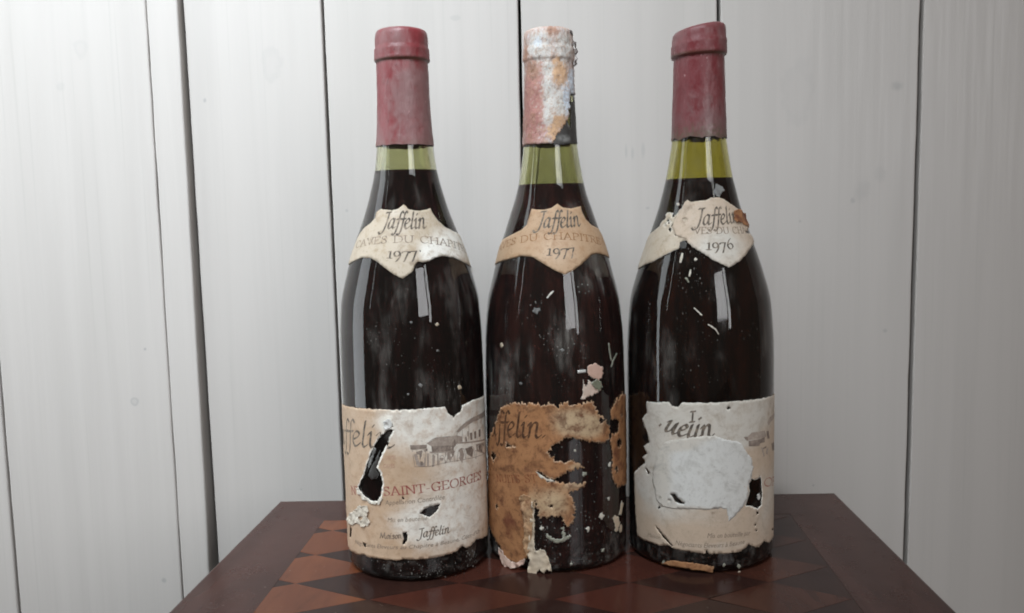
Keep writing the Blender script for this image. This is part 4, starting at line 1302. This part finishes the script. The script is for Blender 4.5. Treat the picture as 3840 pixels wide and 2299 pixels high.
for i, (q, m_) in enumerate(((strip([(490, 180), (500, 140), (508, 105)], 10), P_PALE), (blob((612, 155), 13, 8, 1, .9), P_PALE), (strip([(562, 290), (568, 262), (572, 235)], 7), P_PALE), (strip([(530, 300), (548, 318), (556, 338)], 7), P_RESIN), (strip([(598, 540), (630, 568), (662, 600)], 6), P_PALE), (strip([(708, 670), (740, 690), (770, 712), (795, 750)], 5), P_PALE), (strip([(730, 690), (760, 700), (780, 718)], 4), P_PALE))):
    Sheet('paper_scrap', W7, q, [], m_, rootR, base=-0.05, thick=0.08, step=0.6, amp=0.12, lift=0.1, seed=70.0 + i, tint0=.3, rumple=0)

W = Wrap(BR, C6R, 41.4)
PATCH = [(395, 372), (470, 362), (560, 350), (640, 340), (720, 345), (790, 370), (850, 376), (890, 396), (922, 450), (960, 500), (970, 560), (960, 620), (942, 680), (935, 760), (905, 828), (872, 868), (842, 900), (800, 936), (795, 890), (785, 850), (740, 845), (640, 856), (560, 850), (480, 850), (400, 846), (340, 832), (302, 792), (290, 730), (272, 650), (282, 560), (302, 480), (332, 425), (362, 388)]
HOLE = [(958, 640), (985, 650), (1000, 640), (1022, 624), (1026, 680), (1032, 740), (1026, 820), (1000, 850), (962, 830), (920, 826), (932, 780), (946, 730), (940, 680)]
bodyR = Sheet('body_label', W, [(235, 104), (300, 108), (392, 105), (412, 135), (450, 142), (482, 110), (600, 112), (750, 108), (850, 100), (950, 92), (1060, 75), (1122, 48), (1150, 400), (1150, 1000),
              (1130, 1042), (1100, 1060), (1080, 1082), (1040, 1075), (1025, 1100), (985, 1116), (940, 1095), (905, 1126), (890, 1140), (830, 1155), (740, 1160), (662, 1163), (652, 1128), (640, 1160), (560, 1150), (480, 1136), (430, 1130), (380, 1100), (340, 1106), (270, 1085), (200, 1060), (168, 1038),
              (158, 900), (148, 700), (148, 600), (175, 570), (195, 550), (226, 530), (205, 490), (236, 465), (214, 415), (252, 385), (240, 320), (214, 270), (204, 220), (236, 180), (230, 130)],
              [HOLE, [(398, 748), (430, 744), (452, 775), (496, 811), (470, 816), (430, 796)], [(224, 570), (234, 572), (252, 602), (244, 606)], [(290, 962), (300, 972), (345, 1026), (402, 1090), (420, 1112), (408, 1108), (338, 1034)], blob((320, 838), 9, 8, 1), blob((318, 775), 8, 8, 1, 1.6), blob((800, 150), 12, 8, 1, .8), blob((1000, 878), 9, 7, 3), blob((1105, 992), 7, 7, 3), blob((992, 1000), 6, 7, 3), blob((985, 962), 6, 7, 3)],
              P_GREY, rootR, amp=0.2, bstep=0.42, lift=0.16, lift_len=0.7, seed=16.0, base=0.0, thick=0.1, rumple=0.06, hole_fibre={0: (.8, .6)},
              tint=((600, 200, 520, 190, 1.0), (250, 540, 170, 230, 1.1), (400, 700, 250, 150, 1.0), (860, 350, 110, 90, .8), (1080, 760, 70, 240, .45), (500, 930, 300, 60, .2), (620, 1110, 300, 35, .35)), tint0=.12,
              dirt=((230, 250, 40, 60, .3), (240, 900, 60, 50, .25), (960, 200, 60, 60, .22), (300, 1080, 120, 30, .3), (700, 890, 60, 40, .25), (1080, 1010, 50, 40, .4), (1090, 150, 40, 90, .45), (1000, 330, 60, 30, .3), (560, 870, 160, 12, .35), (690, 920, 10, 50, .4), (280, 1000, 60, 40, .35), (420, 140, 60, 20, .3)), fibre=0.35)
patchR = Sheet('peeled_patch', W, PATCH, [[(398, 748), (430, 744), (452, 775), (496, 811), (470, 816), (430, 796)], blob((388, 792), 6, 7, 2), HOLE], P_WHITE, rootR, amp=0.22, bstep=0.45, base=0.055, thick=0.02, lift=0.03, seed=17.0, rumple=0.06, tint=((290, 620, 110, 330, 1.2), (430, 390, 190, 60, 1.1), (640, 345, 130, 30, .7), (480, 850, 260, 35, .9)), dirt=((430, 760, 30, 20, .4), (300, 720, 30, 60, .25), (640, 600, 20, 20, .2)), fibre=.1)
bodyR.print_polys('lettering', letters(ITALIC, 'ue||n', W.uvs([(352, 300), (510, 352), (700, 346)]), 15.0, 0.125, 0.035, shear=.16), INK)
bodyR.print_polys('lettering', letters(ITALIC, 'I', W.uvs([(532, 246), (575, 244)]), 8.0, 0.13, 0.05) + letters(ITALIC, '.', W.uvs([(590, 226), (620, 226)]), 10.0, 0.16, 0.10) + letters(ITALIC, '.', W.uvs([(318, 270), (340, 272)]), 10.0, 0.16, 0.10), INK)
bodyR.print_polys('appellation', letters(ROMAN, 'OR', W.uvs([(1038, 694), (1075, 690), (1116, 682)]), 6.4, 0.11, 0.035, 12, after='GES'), RED)
for (t_, a_, h_) in (('Mis en bouteille par', [(650, 1050), (780, 1048), (950, 1030)], 2.8), ('Négociants Éleveurs à Beaune', [(430, 1098), (620, 1118), (910, 1090)], 2.8), ('Maison', [(240, 1040), (330, 1062)], 2.4)):
    bodyR.print_polys('small_print', tiny_text(t_, W.uvs(a_), h_), INKF, fuse=False)
engrave(bodyR, W, [[(925, 355), (960, 318), (1050, 305), (1062, 345), (1010, 362), (935, 372)], [(1068, 250), (1085, 210), (1130, 170), (1135, 200), (1095, 240), (1075, 270)], [(1022, 420), (1036, 425), (1050, 480), (1042, 490), (1030, 440)], [(1062, 430), (1076, 420), (1070, 470), (1058, 468)]],
        [[(938, 376), (1015, 364), (1050, 350), (1050, 385), (1020, 392), (1012, 412), (940, 414)], [(1060, 310), (1076, 305), (1084, 360), (1068, 362)], [(1096, 395), (1114, 380), (1118, 440), (1102, 445)], [(905, 350), (930, 345), (938, 378), (920, 372)], [(1036, 425), (1060, 412), (1062, 422), (1040, 436)]])
Sheet('paper_scrap', W, [(995, 750), (1012, 742), (1020, 768), (1008, 790), (996, 778)], [], P_WHITE, rootR, base=0.1, thick=0.1, step=0.6, amp=0.2, lift=0.2, seed=80.0, rumple=.1)
Sheet('label_strip', W, [(330, 1228), (400, 1205), (480, 1216), (560, 1226), (640, 1240), (702, 1250), (692, 1292), (600, 1276), (500, 1262), (420, 1250)], [], P_BROWN, rootR, base=0.0, thick=0.12, step=0.8, amp=0.2, lift=0.1, seed=81.0, tint0=.35, rumple=.06, dirt=((350, 1230, 40, 30, .8), (520, 1240, 20, 20, .5)), fibre=.4)
for i, (p, r_) in enumerate((((350, 662 + 560), 10), ((770, 1240), 9), ((872, 1248), 12), ((876, 1290), 9), ((1000, 1095), 16))):
    Sheet('paper_scrap', W, blob(p, r_, 8, i, 1.3), [], P_PALE if i > 2 else P_RESIN, rootR, base=0.0, thick=0.06, step=0.6, amp=0.15, lift=0.05, seed=90.0 + i, tint0=.9, rumple=0)

DUST = simple('dust_crumbs', (0.15, 0.142, 0.13), 0.9, 0.1, 0.5, 300)
specks(Wrap(BL, C4, 40.4), [(480, 1215, 1100, 1330, 90, .12, .45), (1000, 1120, 1120, 1260, 40, .12, .5), (250, 1190, 480, 1300, 25, .1, .3), (420, -450, 800, -100, 25, .1, .25), (650, -250, 1000, 100, 30, .1, .28), (870, -60, 1000, 120, 30, .1, .3)], DUST, rootL, 1)
specks(Wrap(BM, C5, 40.7), [(640, 560, 900, 1280, 120, .1, .38), (400, 1010, 640, 1310, 80, .1, .45), (760, 60, 900, 560, 40, .1, .3), (250, -400, 700, 300, 45, .1, .3), (200, 1250, 900, 1330, 30, .1, .4)], DUST, rootM, 2)
specks(Wrap(BR, C7, 41.4), [(330, 60, 680, 420, 90, .1, .4), (330, 420, 900, 1200, 70, .1, .32), (450, 2080, 1150, 2180, 40, .1, .4)], DUST, rootR, 3)

bpy.context.view_layer.update()
